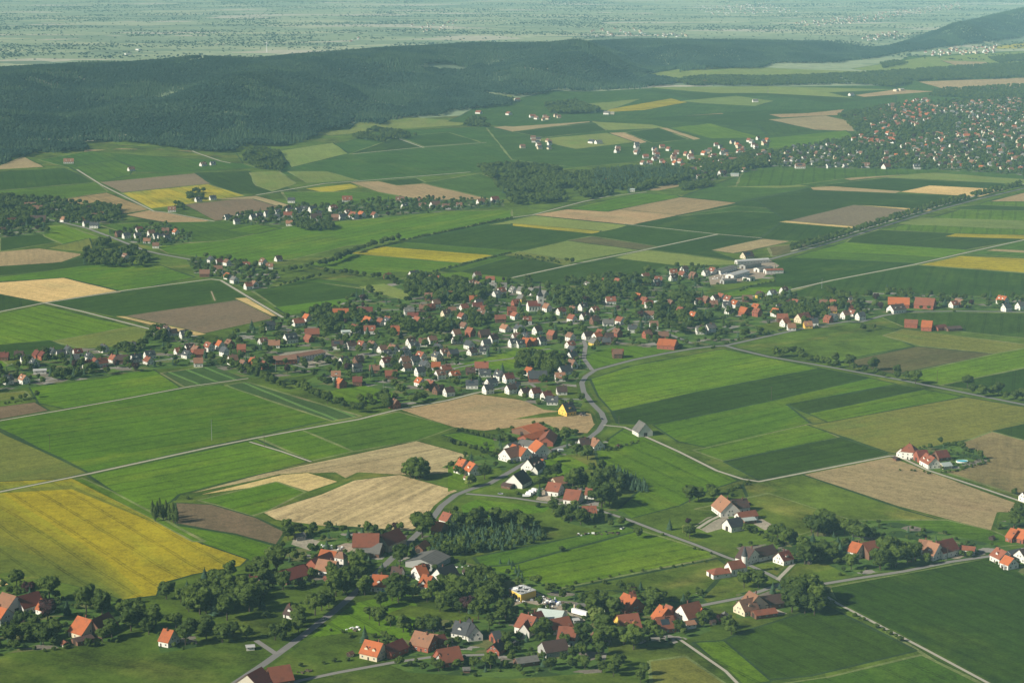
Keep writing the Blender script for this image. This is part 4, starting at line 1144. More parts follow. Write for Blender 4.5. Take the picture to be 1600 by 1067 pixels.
def build(kind, p1, p2, Wd, He, Hr, wall, roof, hip=0, detail=2, wings=(), px=None, chim=None):
    """ridge from p1 to p2 (world, at ridge height)"""
    global NB
    NB += 1
    rng = random.Random(NB)
    d = (p2 - p1).to_2d(); L = d.length + (2 * hip if hip else 0); rz = math.atan2(d.y, d.x)
    mid = (p1 + p2) / 2; g = tz(mid.x, mid.y)
    root = link(KIND[kind][0], None, None, (mid.x, mid.y, g), rz)
    gable_block(root, L, Wd, He, Hr, wall, roof, hip=hip, chim=(1 if kind in ('house', 'farm') else 0) if chim is None else chim)
    add_openings(root, L, Wd, He, Hr, rng, detail, barn=kind in ('barn', 'shed'))
    if detail > 1 and kind in ('house', 'farm') and Hr - He > 4 and rng.random() < .6:
        for i in range(rng.choice((1, 2))):            # skylights
            b = MB(); k = (Hr - He) / (Wd / 2); x = rng.uniform(-.35, .35) * L; y = -Wd * .22; z = Hr - Wd * .22 * k
            b.add([(x, y, z + .06), (x + 1, y, z + .06), (x + 1, y - .7, z - .7 * k + .06), (x, y - .7, z - .7 * k + .06)], [(3, 2, 1, 0)])
            b.done('skylight', M['glass'], root)
    if kind in ('house', 'farm') and Hr - He > 3.5 and not hip:
        k = (Hr - He) / (Wd / 2); a_ = rng.random()
        if a_ < .38 and roof not in 'WL':              # gabled dormers on the side towards the valley
            for x in ([0] if L < 13 else [-L * .22, L * .22]):
                y0_ = -Wd * .36; zf = Hr - Wd * .36 * k; zt = min(Hr - .3, zf + 1.7); yb = -(Hr - zt) / k; w_ = 1.25
                MB().add([(x - w_, y0_, zf - .1), (x + w_, y0_, zf - .1), (x + w_, y0_, zt - .5), (x, y0_, zt + .2), (x - w_, y0_, zt - .5), (x - w_, yb, zt - .5), (x + w_, yb, zt - .5), (x, yb, zt + .2)],
                         [(0, 1, 2, 3, 4), (1, 6, 2), (0, 4, 5), (2, 6, 7, 3), (4, 3, 7, 5)]).done('dormer', M['wall' + wall], root)
                MB().add([(x - w_ - .2, y0_ - .25, zt - .6), (x, y0_ - .25, zt + .28), (x, yb, zt + .28), (x - w_ - .2, yb, zt - .6), (x + w_ + .2, y0_ - .25, zt - .6), (x + w_ + .2, yb, zt - .6)],
                         [(0, 1, 2, 3), (1, 4, 5, 2)]).done('dormer_roof', M['roof' + roof], root)
        elif a_ > .90 and L > 11:                      # solar panels
            y1_, y2_ = -Wd * .12, -Wd * .36
            MB().add([(-L * .3, y1_, Hr + y1_ * k + .09), (L * .2, y1_, Hr + y1_ * k + .09), (L * .2, y2_, Hr + y2_ * k + .09), (-L * .3, y2_, Hr + y2_ * k + .09)], [(0, 3, 2, 1)]).done('solar_panels', M['glass'], root)
    n = max(1, int(L / Wd))
    for i in range(-n, n + 1):
        t = i / max(1, n) * max(0, L / 2 - Wd / 2); FOOT.append((mid.x + math.cos(rz) * t, mid.y + math.sin(rz) * t, Wd * .58))
    for wgt in wings:
        (qx, qy), ang, wl, ww_, whe, whr, wroof, wwall = wgt
        gable_block(root, wl, ww_, whe, whr, wwall, wroof, qx, qy, ang, chim=0)
    pq = px or scr(mid.x, mid.y, 0)
    register(root, kind, wall, roof, *pq)
    return root, L, rz
# foreground: kind ridge(x1 y1 x2 y2 in the photograph) width eaves ridge-height roof wall [hip]; maroon on some wings is shade put into the roof colour
RIDGES = """
barn 815 667 840 660 22 4 7.5 O b
barn 817 680 848 671.5 12 3.5 6.5 O k
barn 852 683 859 671 13 4 8 R k
barn 813 686 834 688 13 5 8 G w
farm 838 686 849 693 14 5 11 O w
farm 788 700.5 813 694.5 14 5 11 B w
farm 801 693 823 700 12 5 10.5 O w
shed 793 693 806 689 9 4 8 G w
farm 824.5 717 840 711.5 13 4.5 11 D w
shed 841 716 849 717 8 3.5 7 O w
barn 802 740.5 817 732.5 15 4 11 D w
shed 787 753 801 755.5 7 2.6 4 D b
house 857 752 877 754.5 12 4.5 9.5 R w
house 885 763 908 765.5 13 4 10 R w
house 916 761 930 762 9 4 8 R w
barn 864 746 879 743 11 4 8 T c
farm 910 790 931 789.5 10 4.5 9 R w
house 905 684 920 683 11 3.5 9 D w
house 927 682.5 937 687 10 4 9 T w
farm 718 715 728 717.5 13 4.5 11 O w
farm 734 720 743 724 11 4.5 10 O w
barn 552 832.5 592 832.5 15 7 14 R s
barn 594 835 622 824 14 6 12 M s
barn 569 846 597 848 15 3.5 8.5 G b
farm 498 872 526 876 11 4.5 10 T w
barn 486 873 515 861 11 4.5 9 M k
shed 502 857 526 861 9 4 9 O w
shed 541 869 566 871 9 3.5 7.5 T c
barn 436 892 474 881 15 3.5 8 M b
barn 656 872.5 681 858.5 22 4.5 7.5 G g
house 613 884 629 885 10 4 9 D w
farm 583 896.5 606 898 13 4 9.5 O w
house 649 883.5 663 881 12 5 9.5 O w
house 661 896 676 899 12 4.5 10 O w
farm 683 887.5 708 880.5 13 4 10 C w
shed 653 851 664 842.5 7 3 6 O b
barn 679 813 694 815.5 10 4 9 O b
house 693 798.5 705 802 9 4 8.5 R w
shed 461 833 475 831 6 3 5 G g
farm 383 901 401 899 12 4 8 M b
shed 305 911.5 320 909 8 3 6 M b
house 450 943 464 946 10 3 7.5 D w
barn 419 1042 452 1037 16 4 10 R b
barn 386 1053 408 1041 16 5 11 M h
farm 571 998 598 1004 12 4 10 O c
barn 601 1007 628 996 10 4 8 M k
farm 649 984 678 990 13 4 10 T k
shed 680 993 693 989.5 9 3.5 7 M b
farm 683 1013.5 716 1008 13 3.5 9.5 R k
house 712 968.5 734 972.5 11 3.5 9 S w
house 733 965 743 978 9 4 9.5 C w
shed 769 986 780 984 8 3.5 7 S k
house 770 1006 781 998 8 3.5 7 D k
farm 815 957 838 963 14 5 11 R w
farm 831 957 845 953 12 5 11 M w
barn 842 949.5 881 953.5 16 5 8 L w
barn 858 967 888 961.5 11 4 8.5 R g
farm 874 977 901 979 14 4.5 10 R w
barn 847 1002 882 996.5 12 4 8.5 D g
barn 806 1027 838 1022.5 8 3 5 G b
shed 899 943 916 941.5 7 3.5 4.6 G c
farm 975 925 994 933 14 4.5 11 O k
farm 984 924 992 923 8 4 10 R k
farm 965 960 996 956.5 14 4 10.5 R y
farm 1031 943.5 1043 950 12 5 11 O k
shed 1041 943 1051 947 8 4 9 R k
farm 1025 963.5 1051 960.5 12 3.5 9 R k
farm 1064 944.5 1091 938 14 5 11.5 R w
shed 1070 969.5 1084 967.5 7 3 4.5 T w
farm 1171 922 1185 929.5 15 4.5 11 T c
farm 1155 937 1177 932 11 4 9.5 B c
barn 1190 930.5 1219 926.5 11 4 8 D b
shed 1177 953 1210 948.5 8 3 5 R b
farm 1127 772.5 1142 783.5 15 4.5 11.5 T w
farm 1143 780 1166 777.5 12 4.5 9.5 D w
shed 1152 800 1180 796 8 3.5 6.5 R w
shed 1160 809 1178 807 8 3 4 L b
barn 1136 810.5 1156 807 11 4.5 9 C w
farm 1160.5 852.5 1179 857.5 15 4 10 D w
barn 1179 856.5 1207 849.5 10 4 8.5 D w
house 1216.5 862.5 1232 858.5 10 4 8.5 M w
farm 1332 845 1347 849 12 5.5 10.5 O w
barn 1348 847 1381 840.5 14 5 11 R b
farm 1451 845 1468 849 14 4.5 11 T w
farm 1437 841.5 1456 844 11 4.5 9.5 T w
barn 1463 846 1488 839.5 13 5 11 M w
shed 1501 851 1524 853.5 10 4 5.5 R w
house 1558 854 1573 861 11 4.5 9 R w
house 1571 866.5 1584 871.5 9 4 8 O w
shed 1575 860 1594 856 8 3 5 S g
house 1593 858 1612 853 10 4.5 9 D w
house 1580 824 1590 827 11 4 9 O k
house 1591 824.5 1606 828 11 4 9 O k
house 1598 768 1612 766 9 4 8 D w
farm 1408 700 1419 697 9 4 8 R w
barn 1432 703 1448 702 14 4 9.5 M k
house 1447 707 1461 714.5 11 4.5 9.5 R w
barn 1462 704 1479 702 10 3.5 8 M b
shed 1470 722.5 1484 721 8 3 5 L c
barn 4 924 25 930.5 15 5 11.5 T w
barn 27 931 59 922.5 13 4.5 10.5 M w
shed 64 934.5 75 938 9 4 9 O w
farm -12 944 11 950 12 5 10 O w
farm 122 961 143 967.5 16 4 11 O c
barn 143 967.5 169 955 15 4 11 M b
shed 116 997 142 990.5 8 3 4 D b
house 256 981 271 984 11 4 9.5 O w
barn 999 656 1009 661.5 13 4.5 11.5 G w
house 879 630 894 627.5 12 4.5 11 C y
barn 1030 528.5 1057 530.5 15 5 10 O k
barn 1414 498.5 1434 499.5 9.5 5 9 R k
barn 1441 500 1457 501 12 5 11 O k
shed 1461 508 1476 506 10 3.5 6 M k
shed 1478 510 1500 508.5 10 3 5 D b
barn 1388 464 1421 465 17 5 11.5 O k
barn 1431 464 1461 466 19 5 12 R k
farm 1391 476 1411 474 13 5 10 D w
hall 455 553.5 502 545.5 14 6 8 B w
hall 425 556 462 554 14 5 8 B k
"""
for ln in RIDGES.strip().splitlines():
    t = ln.split(); k = t[0]; x1, y1, x2, y2, Wd, He, Hr = map(float, t[1:8])
    if k == 'hall': k = 'farm'
    Wd *= 1.12; Hr = He + (Hr - He) * 1.15
    build(k, at(x1, y1, Hr), at(x2, y2, Hr), Wd, He, Hr, t[9], t[8], detail=2 if y1 > 640 else 1, chim=0 if t[0] == 'hall' else None)
def cross_gable(x1, y1, x2, y2, Wd, He, Hr, roof, wall, under):
    """a small gabled front that grows out of a bigger roof: part of that building"""
    p1, p2 = at(x1, y1, Hr), at(x2, y2, Hr); d = p2 - p1; mid = (p1 + p2) / 2
    near = min((o for o in C.objects if o.type == 'EMPTY' and o.name.split('.')[0] in ('farmhouse', 'house', 'barn')), key=lambda o: (o.location - Vector((mid.x, mid.y, 0))).length)
    m4 = Matrix.Translation(near.location) @ Matrix.Rotation(near.rotation_euler.z, 4, 'Z')
    l = m4.inverted() @ Vector((mid.x, mid.y, 0)); rz = math.atan2(d.y, d.x) - near.rotation_euler.z
    gable_block(near, d.length, Wd, He, Hr, wall, roof, l.x, l.y, rz, chim=0, over=.4)
for a in [(827, 964, 818, 974, 8, 4.5, 9.8, 'R', 'w', 0), (892, 976, 884, 984, 7, 4, 8.8, 'O', 'w', 0), (694, 1012, 686, 1020, 7, 4, 8.6, 'O', 'w', 0),
          (1088, 942, 1097, 950, 6, 5, 8.8, 'O', 'w', 0), (664, 898, 660, 906, 6, 4.5, 8.4, 'O', 'w', 0), (672, 989, 684, 990, 6, 3.6, 7.5, 'T', 'k', 0),
          (843, 722, 835, 728, 6, 4, 8, 'D', 'w', 0), (922, 790, 915, 796, 5, 4.4, 7.6, 'R', 'w', 0)]:
    cross_gable(*a)

# villages: block origin and scale, then x,y,length(px of the block),roof,wall,direction
VIL = """
600,400,6.388 40,205,80,R,b,a 300,195,130,S,w,a 470,235,50,T,w,b 560,240,50,R,w,b 930,200,90,R,g,a 1060,240,100,R,w,c 880,275,80,B,w,a 935,295,50,B,w,b 1095,305,50,G,w,b 1190,310,70,G,w,c 1170,355,80,R,w,a 1125,385,60,G,w,a 1290,345,70,G,w,b 1370,350,80,G,w,b 1470,360,70,G,w,b 1595,385,60,G,w,b 1370,430,50,G,y,b 575,415,80,D,w,a 665,395,110,O,w,b 445,412,40,R,b,c 890,440,36,O,b,c 945,470,80,S,w,a 930,505,110,M,w,c 520,480,90,R,w,a 465,515,60,R,k,a 390,525,70,B,b,c 800,520,100,R,w,a 1000,540,60,R,w,c 970,578,90,R,w,c 1315,475,80,O,k,a 620,575,110,D,c,a 680,548,70,R,w,c 250,555,110,G,w,c 290,605,120,M,w,c 335,655,50,O,w,b 40,650,80,R,w,b 110,740,90,R,w,c 780,608,60,R,w,b 1160,630,120,R,b,c 1275,550,100,R,k,c 1310,600,70,R,w,b 1430,645,70,R,w,c 800,705,90,B,w,b 862,765,45,R,k,b 1210,725,120,T,w,b 1350,730,110,S,w,b 1530,745,80,D,w,a 720,780,90,T,w,a 1000,785,140,D,b,a 480,840,90,B,w,a 730,845,120,D,w,a 270,862,70,D,w,a 390,865,60,B,w,c 300,900,120,S,w,a 850,890,100,S,w,b 1020,875,90,S,w,a 1090,830,60,D,w,a 1320,815,80,B,w,a 1410,815,60,S,w,b 1290,870,60,S,w,a 1360,880,70,S,w,a 1420,865,40,O,k,b 1490,860,60,O,k,b 1570,850,60,S,w,a 540,920,80,S,w,b 100,935,100,D,w,a 30,980,50,S,w,a 220,955,100,S,w,b 370,1000,70,O,w,b 600,965,80,B,w,a 690,975,120,S,b,a 880,960,90,D,w,a 1000,945,110,S,w,c 530,1005,90,S,c,b 310,1045,90,S,w,a 210,1040,60,S,w,b 30,1055,80,B,w,a
850,400,6.388 435,300,40,G,w,b 610,265,45,O,c,b 735,265,70,R,y,b 1010,210,110,R,w,a 1290,165,80,R,w,c 1400,135,80,D,w,a 1380,190,60,O,w,b 1290,222,90,D,w,a 1120,270,90,S,w,a 1140,240,50,O,w,c 1490,200,70,B,b,b 665,450,110,R,w,c 940,415,50,O,k,b 1005,450,100,O,k,b 1045,485,80,M,w,c 1140,462,60,L,w,c 1550,460,90,R,w,a 1365,550,60,R,w,b 1490,605,65,O,w,b 1260,480,45,R,k,b 390,510,100,S,w,a 505,545,100,R,w,a 285,545,90,R,w,b 170,555,100,M,w,a 30,520,60,T,w,b 280,628,70,R,w,b 410,610,110,D,w,a 505,645,70,D,b,a 1050,590,100,B,w,c 640,670,120,G,w,c 760,650,80,R,w,b 1095,695,90,B,w,c 880,730,90,S,w,c 1030,785,90,R,k,a 1190,800,110,B,k,c 730,770,70,R,k,b 80,790,50,R,b,b 265,810,80,B,w,b 435,800,120,D,w,a 530,805,55,O,w,a 565,778,50,R,w,b 650,815,90,D,b,c 500,865,80,G,y,b 620,855,80,S,b,c 730,978,100,B,b,c 262,890,70,R,w,a 280,945,70,S,p,b 280,1000,100,S,w,a 1560,740,70,B,w,c
1100,380,6.388 20,300,60,G,w,a 85,280,80,R,w,b 20,575,40,R,k,b 110,555,70,D,w,a 170,540,60,R,w,b 240,565,50,R,w,b 95,610,80,R,k,c 225,620,80,S,w,c 310,610,70,O,w,b 250,680,90,S,w,a 430,560,110,B,b,c 560,520,60,D,y,b 680,505,60,G,p,a 800,475,60,D,w,a 400,690,130,O,k,b 520,645,90,O,k,b 530,695,70,R,k,b 845,610,80,R,w,a 910,605,50,O,w,b 750,650,80,S,w,a 715,695,90,O,w,b 780,750,120,R,b,c 810,795,110,O,w,a 870,842,55,T,w,c 985,755,190,R,c,a 1090,790,100,S,w,c 1035,822,50,T,y,c 1240,765,60,R,k,b 1290,745,50,S,w,b 1190,610,80,B,b,c 1290,605,55,O,w,b 1280,672,50,T,y,c 1470,612,85,B,k,c 1480,580,40,S,w,c 1410,720,70,R,w,a 1480,700,50,R,w,b 1560,730,100,S,w,a 430,130,150,D,c,a 60,850,110,G,w,a
400,480,4 265,97,85,O,w,a 320,70,60,O,w,b 530,45,110,O,k,c 680,32,110,M,b,c 85,115,80,S,w,a 350,165,100,R,b,c 215,200,100,S,w,a 330,200,70,O,k,b 45,215,60,B,w,a 115,235,80,T,w,c 700,95,90,O,w,b 620,135,70,R,w,b 780,95,60,R,w,b 820,92,50,S,w,b 710,145,80,R,w,c 872,150,55,O,k,c 560,155,60,L,w,c 510,240,80,D,w,c 595,240,70,D,w,a 660,240,70,R,w,b 725,240,60,R,w,b 790,265,60,B,w,a 855,265,55,R,w,b 640,330,70,D,b,a 550,340,60,S,w,a 810,345,70,M,w,a 630,378,60,S,w,a 500,430,60,T,w,c 530,475,25,O,k,b 635,465,60,M,b,c 845,425,85,R,b,c 1025,470,70,O,w,b 1090,490,45,O,b,b 1140,520,70,D,b,a 1205,530,70,D,w,a 45,362,45,R,k,b 5,342,40,R,k,b 865,605,35,B,k,b 740,390,70,B,b,c 920,290,70,S,w,a 1185,390,80,O,w,a 1240,425,80,O,w,a 1150,422,60,B,w,a 1125,372,55,O,w,c 1025,403,60,S,w,a 1055,362,60,S,w,b 990,340,60,S,w,a 930,340,70,T,w,a 940,378,60,B,w,a 1410,378,95,R,w,c 1430,415,80,S,w,c 1340,402,60,D,b,c 1350,485,85,S,w,c 1470,470,85,S,w,a 1450,512,70,S,w,a 1578,445,75,M,w,a 1592,512,50,D,w,a 1520,428,50,S,w,b
800,480,4 110,405,40,O,w,b 160,440,130,S,k,c 330,400,100,S,w,a 300,440,70,T,w,c 375,360,55,R,w,b 20,500,60,S,w,a 80,532,60,D,w,a 145,535,70,M,w,a 215,555,70,M,w,a 252,588,80,S,w,c 310,525,70,D,w,c 1240,130,80,G,w,a 1180,147,70,G,w,c 660,290,80,R,b,c
0,480,4 235,298,60,M,k,b 270,305,50,M,k,b 160,330,70,S,w,a 430,270,55,S,w,b 485,285,65,M,w,a 382,295,60,S,w,a 560,310,65,S,w,b 470,322,60,S,w,c 650,260,55,S,w,b 820,245,65,S,w,c 550,362,55,M,w,a 597,350,35,O,w,b 640,348,75,R,w,a 712,325,45,O,w,b 770,328,80,D,b,c 850,322,80,S,w,a 935,300,80,S,w,a 930,337,80,R,w,b 215,350,60,S,w,b 250,395,90,W,w,c 50,455,55,S,w,a 150,452,80,T,w,b 990,155,50,R,w,b 1040,145,50,D,w,b 1080,162,60,D,w,a 1152,172,60,S,w,a 1120,278,60,R,w,a 1185,260,70,D,w,a 1228,268,55,R,k,b 1170,298,70,S,w,b 1250,292,80,R,k,c 1305,250,55,R,w,b 1378,240,50,O,w,b 1435,230,60,R,k,b 1405,280,60,S,w,b 1455,332,70,B,w,a 1510,262,50,R,k,c 1520,362,60,B,w,b 1585,345,55,O,k,b 1240,348,60,T,w,c 120,302,40,D,b,c 330,285,40,S,w,b 25,310,70,M,b,c
0,240,4 15,485,50,R,w,a 75,430,70,R,w,a 70,395,70,T,w,a 240,415,110,D,b,c 400,415,45,T,w,b 500,420,60,R,w,a 190,330,80,B,w,c 235,350,70,B,w,c 590,395,40,R,w,c 640,385,40,R,w,b 540,440,50,S,w,a 590,450,60,S,w,c 745,505,55,D,b,a 790,515,55,S,w,a 870,480,50,M,w,a 860,515,50,S,w,a 945,500,50,B,w,a 975,518,40,S,w,a 1010,525,55,S,w,a 1045,528,50,S,w,a 1035,485,50,B,b,c 1100,492,50,O,w,b 920,548,50,T,w,c 975,577,40,R,w,c 785,650,70,R,w,b 430,52,70,T,w,c 820,100,50,R,w,a 1240,290,50,S,w,a 1330,280,50,S,w,a 1075,352,55,T,w,c 1270,70,50,B,w,a 1330,65,40,S,w,a 1420,400,40,S,w,a 1500,395,40,S,w,a 1480,427,40,S,w,a 1580,400,40,S,w,a 1370,680,50,M,w,a 1420,682,40,B,w,b 1365,725,60,R,w,c 1280,752,70,B,b,c 1425,768,50,O,w,b 1465,792,40,G,w,b 1552,830,55,O,w,a 1540,700,50,R,w,c 1320,665,40,S,w,b 1590,820,30,R,w,b
400,240,4 20,390,50,S,w,a 70,378,40,S,w,a 135,367,40,S,w,a 130,400,40,S,w,c 210,357,50,S,w,a 200,386,60,R,w,c 265,357,40,S,w,a 300,347,50,S,w,c 355,352,60,S,w,a 390,377,50,S,w,a 375,402,75,D,w,c 482,345,60,R,w,a 495,402,50,B,b,c 540,397,60,S,w,a 575,370,50,B,w,a 610,390,70,R,w,b 660,385,60,O,w,b 570,290,70,R,w,c 222,295,50,S,w,c 740,385,30,R,w,b 900,292,60,R,w,c 930,332,50,S,w,a 1020,297,40,B,w,c 1040,327,50,B,w,c 1120,325,80,B,w,a 1190,335,60,R,w,c 1270,325,40,B,w,c 1405,305,60,R,w,a 1492,290,60,M,w,a 140,660,50,D,w,a 45,680,50,R,w,b 85,707,50,T,w,c 208,438,45,T,w,c
800,240,4 1130,105,50,B,w,c 1165,148,45,B,w,a 1312,128,60,B,w,a 1392,130,55,L,w,c 1450,105,30,B,w,b 465,177,30,O,w,c 590,177,30,O,w,c 750,226,35,L,w,c 225,257,40,B,b,c 835,20,40,R,w,c 860,58,35,R,w,c 890,35,40,B,w,a 1050,50,40,R,w,b 1170,50,30,O,w,b 1255,28,40,D,w,a 1340,18,45,G,w,b 1425,12,40,S,w,b 1545,18,50,R,w,a 1305,55,50,R,w,a 1375,45,50,B,w,c 1010,35,30,R,w,c
1200,240,4 1480,690,0,O,k,c 1465,918,80,O,w,b 1490,965,70,S,w,a 1195,940,80,R,b,b 1575,955,60,G,w,a 1160,945,60,R,w,a 610,78,55,R,w,c 740,85,75,R,w,a 930,85,50,S,w,c 120,70,60,G,w,c 200,82,70,B,w,c 375,80,30,S,w,a 435,72,50,G,w,a 480,78,35,G,w,a 1580,98,40,O,w,b 1310,465,0,R,w,c
"""
# garden sheds and garages beside the nearer houses
rg = random.Random(11); near = [o for o in list(C.objects) if o.type == 'EMPTY' and o.name.split('.')[0] in ('house', 'farmhouse')]
RPT = []
for l_ in ROADS.strip().splitlines():
    g_ = [at(*p) for p in P(l_.split(' ', 2)[2])]
    for p, q in zip(g_, g_[1:]): RPT += [p.lerp(q, i / 12) for i in range(13)]
for o in near:
    if rg.random() < .6:
        for _ in range(6):
            a = rg.random() * 6.28; d_ = rg.uniform(15, 24); q = o.location + Vector((math.cos(a) * d_, math.sin(a) * d_, 0))
            if all((q.x - X) ** 2 + (q.y - Y) ** 2 > (r_ + 5) ** 2 for X, Y, r_ in FOOT) and all((q - p).length > 8 for p in RPT):
                e = Vector((math.cos(a + 1), math.sin(a + 1), 0)) * rg.uniform(1.6, 3.2)
                build('shed', q - e, q + e, rg.uniform(3, 4.5), 2.2, 3.4, rg.choice('bbwgh'), rg.choice('GDBRC'), detail=1); break
HOUSES = []
for ln in VIL.strip().splitlines():
    org, rest = ln.split(' ', 1); ox, oy, s = map(float, org.split(','))
    for t in rest.split():
        x, y, w, rf, wl, dr = t.split(','); w = float(w)
        if rf == 'R' and random.random() < .4: rf = 'B'
        elif rf == 'O' and random.random() < .35: rf = 'R'
        if w > 0: HOUSES.append((ox + float(x) / s, oy + float(y) / s, w / s, rf, wl, dr))
HOUSES.sort(key=lambda h: -h[1])
def place_house(x, y, w, rf, wl, dr, detail):
    s = pxm(y)
    ang = {'a': 34, 'b': -50, 'c': 6}[dr] + random.uniform(-7, 7)
    wid = max(8.8, min(12, w / s * .62)); L = w / s * (.88 if dr == 'c' else .8)
    L = max(9.5, min(36, L)); He = random.choice((3.8, 4.4, 5, 5.6)); Hr = He + wid * random.uniform(.48, .58)
    if rf in 'WL': Hr = He + 1.2
    kind = 'barn' if (wl in 'bk' and w / s > 13) or rf == 'W' else 'house'
    y0 = y + (He * .75) * s
    p = at(x, y0); d = Vector((math.cos(R(ang)), math.sin(R(ang)), 0)) * L / 2
    build(kind, p - d, p + d, wid, He, Hr, wl, rf, detail=detail, px=(x, y))
for h in HOUSES: place_house(*h, 1)
REMAIN = []

# the town on the right, the hamlets between it and the ridge, and far farms: too many and too small for one object each
TOWN = []
def town(poly, sp, mixr, size=(8.5, 12)):
    po = P(poly); g = [at(*p) for p in po]
    x0, x1 = min(p.x for p in g), max(p.x for p in g); y0, y1 = min(p.y for p in g), max(p.y for p in g)
    Y = y0
    while Y < y1:
        X = x0
        while X < x1:
            xx, yy = X + random.uniform(-.3, .3) * sp, Y + random.uniform(-.3, .3) * sp
            z = tz(xx, yy)
            if inside(scr(xx, yy, z), po) and random.random() < .82 and all((xx - a) ** 2 + (yy - b) ** 2 > 260 for a, b, r in FOOT[:0]):
                TOWN.append((xx, yy, z, random.choice((34, -50, 6, 20, -65)) + random.uniform(-9, 9), random.uniform(*size), random.choice(mixr)))
                FOOT.append((xx, yy, 7))
            X += sp
        Y += sp
town('1370 262 1385 240 1440 215 1480 208 1520 180 1640 165 1640 272 1560 268 1470 262 1420 250', 36, 'ORBBBTTGGSSDD')
town('1200 258 1240 232 1300 228 1345 240 1345 258', 33, 'SSGGBDS')
town('1340 195 1380 168 1450 155 1470 170 1450 195 1380 205', 34, 'RBBTROG')
town('1320 225 1350 210 1400 208 1400 232', 30, 'RORB')
town('1450 178 1500 160 1640 154 1640 170 1530 185', 34, 'BBTGS')
town('1040 268 1080 235 1200 215 1200 250 1120 262', 40, 'RORBSG')
town('1000 262 1000 232 1060 228 1060 262', 45, 'ROBS')
town('940 240 970 225 1010 228 1000 242', 40, 'SBG')
town('815 234 820 215 865 222 862 236', 34, 'RBS')
town('820 190 870 180 878 188 830 194', 45, 'RB')
town('1340 60 1400 50 1420 60 1350 66', 60, 'TGB'); town('1080 12 1200 5 1250 20 1120 25', 110, 'TGW'); town('1020 55 1060 52 1080 58 1030 60', 60, 'WTG')
town('1300 30 1500 5 1500 14 1330 38', 90, 'TRG'); town('540 62 560 60 570 66 545 68', 60, 'TW'); town('1440 82 1560 70 1560 84 1460 88', 55, 'WTR')
town('1240 35 1320 28 1330 38 1250 44', 80, 'RTG'); town('640 40 720 32 730 46 650 52', 120, 'WTR'); town('920 48 1000 44 1010 56 930 58', 90, 'TWR')
for x, y, q in [(1180, 160, 'G'), (1100, 130, 'R'), (1080, 130, 'T'), (948, 179, 'G'), (955, 179, 'W'), (925, 224, 'S'), (935, 225, 'G'), (1400, 143, 'W'), (1408, 142, 'W'),
                (1330, 150, 'G'), (748, 178, 'R'), (795, 180, 'R'), (854, 187, 'B'), (832, 184, 'R'), (808, 158, 'R'), (780, 80, 'W'), (1525, 83, 'W'), (1490, 77, 'W'), (1200, 18, 'W'),
                (217, 79, 'W'), (200, 86, 'W'), (1510, 215, 'O'), (1360, 222, 'O'), (1420, 178, 'O'), (1435, 180, 'O'), (1425, 187, 'O')]:
    p = at(x, y); TOWN.append((p.x, p.y, p.z, random.uniform(-60, 40), 16 if y > 100 else 26, q)); FOOT.append((p.x, p.y, 9))
b = MB(); mats = [M['wallw'], M['wallc']] + [M['roof' + k] for k in 'ORBMDSGTLW']
for X, Y, Z, ang, L, q in TOWN:
    c, s = math.cos(R(ang)), math.sin(R(ang)); a, w = L / 2, L * .38; He, Hr = (4.5, 9.2) if L < 20 else (7, 9)
    if q == 'W': He, Hr = 6, 7; 
    T = lambda x, y, z: (X + x * c - y * s, Y + x * s + y * c, Z + z)
    b.add([T(-a, -w, -1), T(a, -w, -1), T(a, w, -1), T(-a, w, -1), T(-a, -w, He), T(a, -w, He), T(a, w, He), T(-a, w, He), T(-a, 0, Hr - .1), T(a, 0, Hr - .1)],
          [(0, 1, 5, 4), (2, 3, 7, 6), (1, 2, 6, 9, 5), (3, 0, 4, 8, 7)], 0 if random.random() < .55 else 1)
    ri = 2 + 'ORBMDSGTLW'.index(q)
    b.add([T(-a - .4, 0, Hr), T(a + .4, 0, Hr), T(a + .4, -w - .5, He - .4), T(-a - .4, -w - .5, He - .4), T(a + .4, w + .5, He - .4), T(-a - .4, w + .5, He - .4)], [(0, 1, 2, 3)[::-1], (0, 1, 4, 5)], ri)
o = b.done('distant_houses', mats); tag(o, 'hundreds of far houses of the town and hamlets below the ridge', kind='stuff')

# ---------------------------------------------------------------- one-off buildings and things
def place_empty(name, x, y, rz=0, label=None, cat=None, group=None, r=4):
    p = at(x, y); o = link(name, None, None, (p.x, p.y, p.z), rz)
    if label: tag(o, label, cat, group)
    FOOT.append((p.x, p.y, r)); return o
def arch(root, x, y, z, rz, w=.9, h=3.0):
    b = MB(); pts = [(-w / 2, 0), (w / 2, 0), (w / 2, h * .7), (0, h), (-w / 2, h * .7)]
    b.add([(px_, d, pz) for d in (-.05, .1) for px_, pz in pts], [(0, 1, 2, 3, 4), (9, 8, 7, 6, 5)] + [(i, 5 + i, 5 + (i + 1) % 5, (i + 1) % 5) for i in range(5)])
    b.done('arched_window', M['glass'], root, (x, y, z), rz)
# roadside chapel: nave, porch, round tower with slate spire, flat link and red pavilion
p1, p2 = at(1137.7, 877, 10.5), at(1159.6, 873, 10.5); d = (p2 - p1); mid = (p1 + p2) / 2
ch = link('chapel', None, None, (mid.x, mid.y, 0), math.atan2(d.y, d.x))
tag(ch, 'small white chapel with red roof and slate spired turret beside the lane', 'chapel')
L = d.to_2d().length; gable_block(ch, L, 9, 6, 10.5, 'w', 'R', chim=0)
for i in range(3): arch(ch, -L / 2 + (i + .6) * L / 3.2, -4.5, 1.6, math.pi)
for i in range(3): arch(ch, -L / 2 + (i + .6) * L / 3.2, 4.5, 1.6, 0)
gable_block(ch, 3.5, 4, 4, 6.2, 'w', 'R', -L / 2 - 1.5, -1, 0, chim=0)
MB().cyl(2.2, 2.2, (L / 2 + 1.4, -1, -.5), (L / 2 + 1.4, -1, 13), 10).done('tower', M['wallw'], ch)
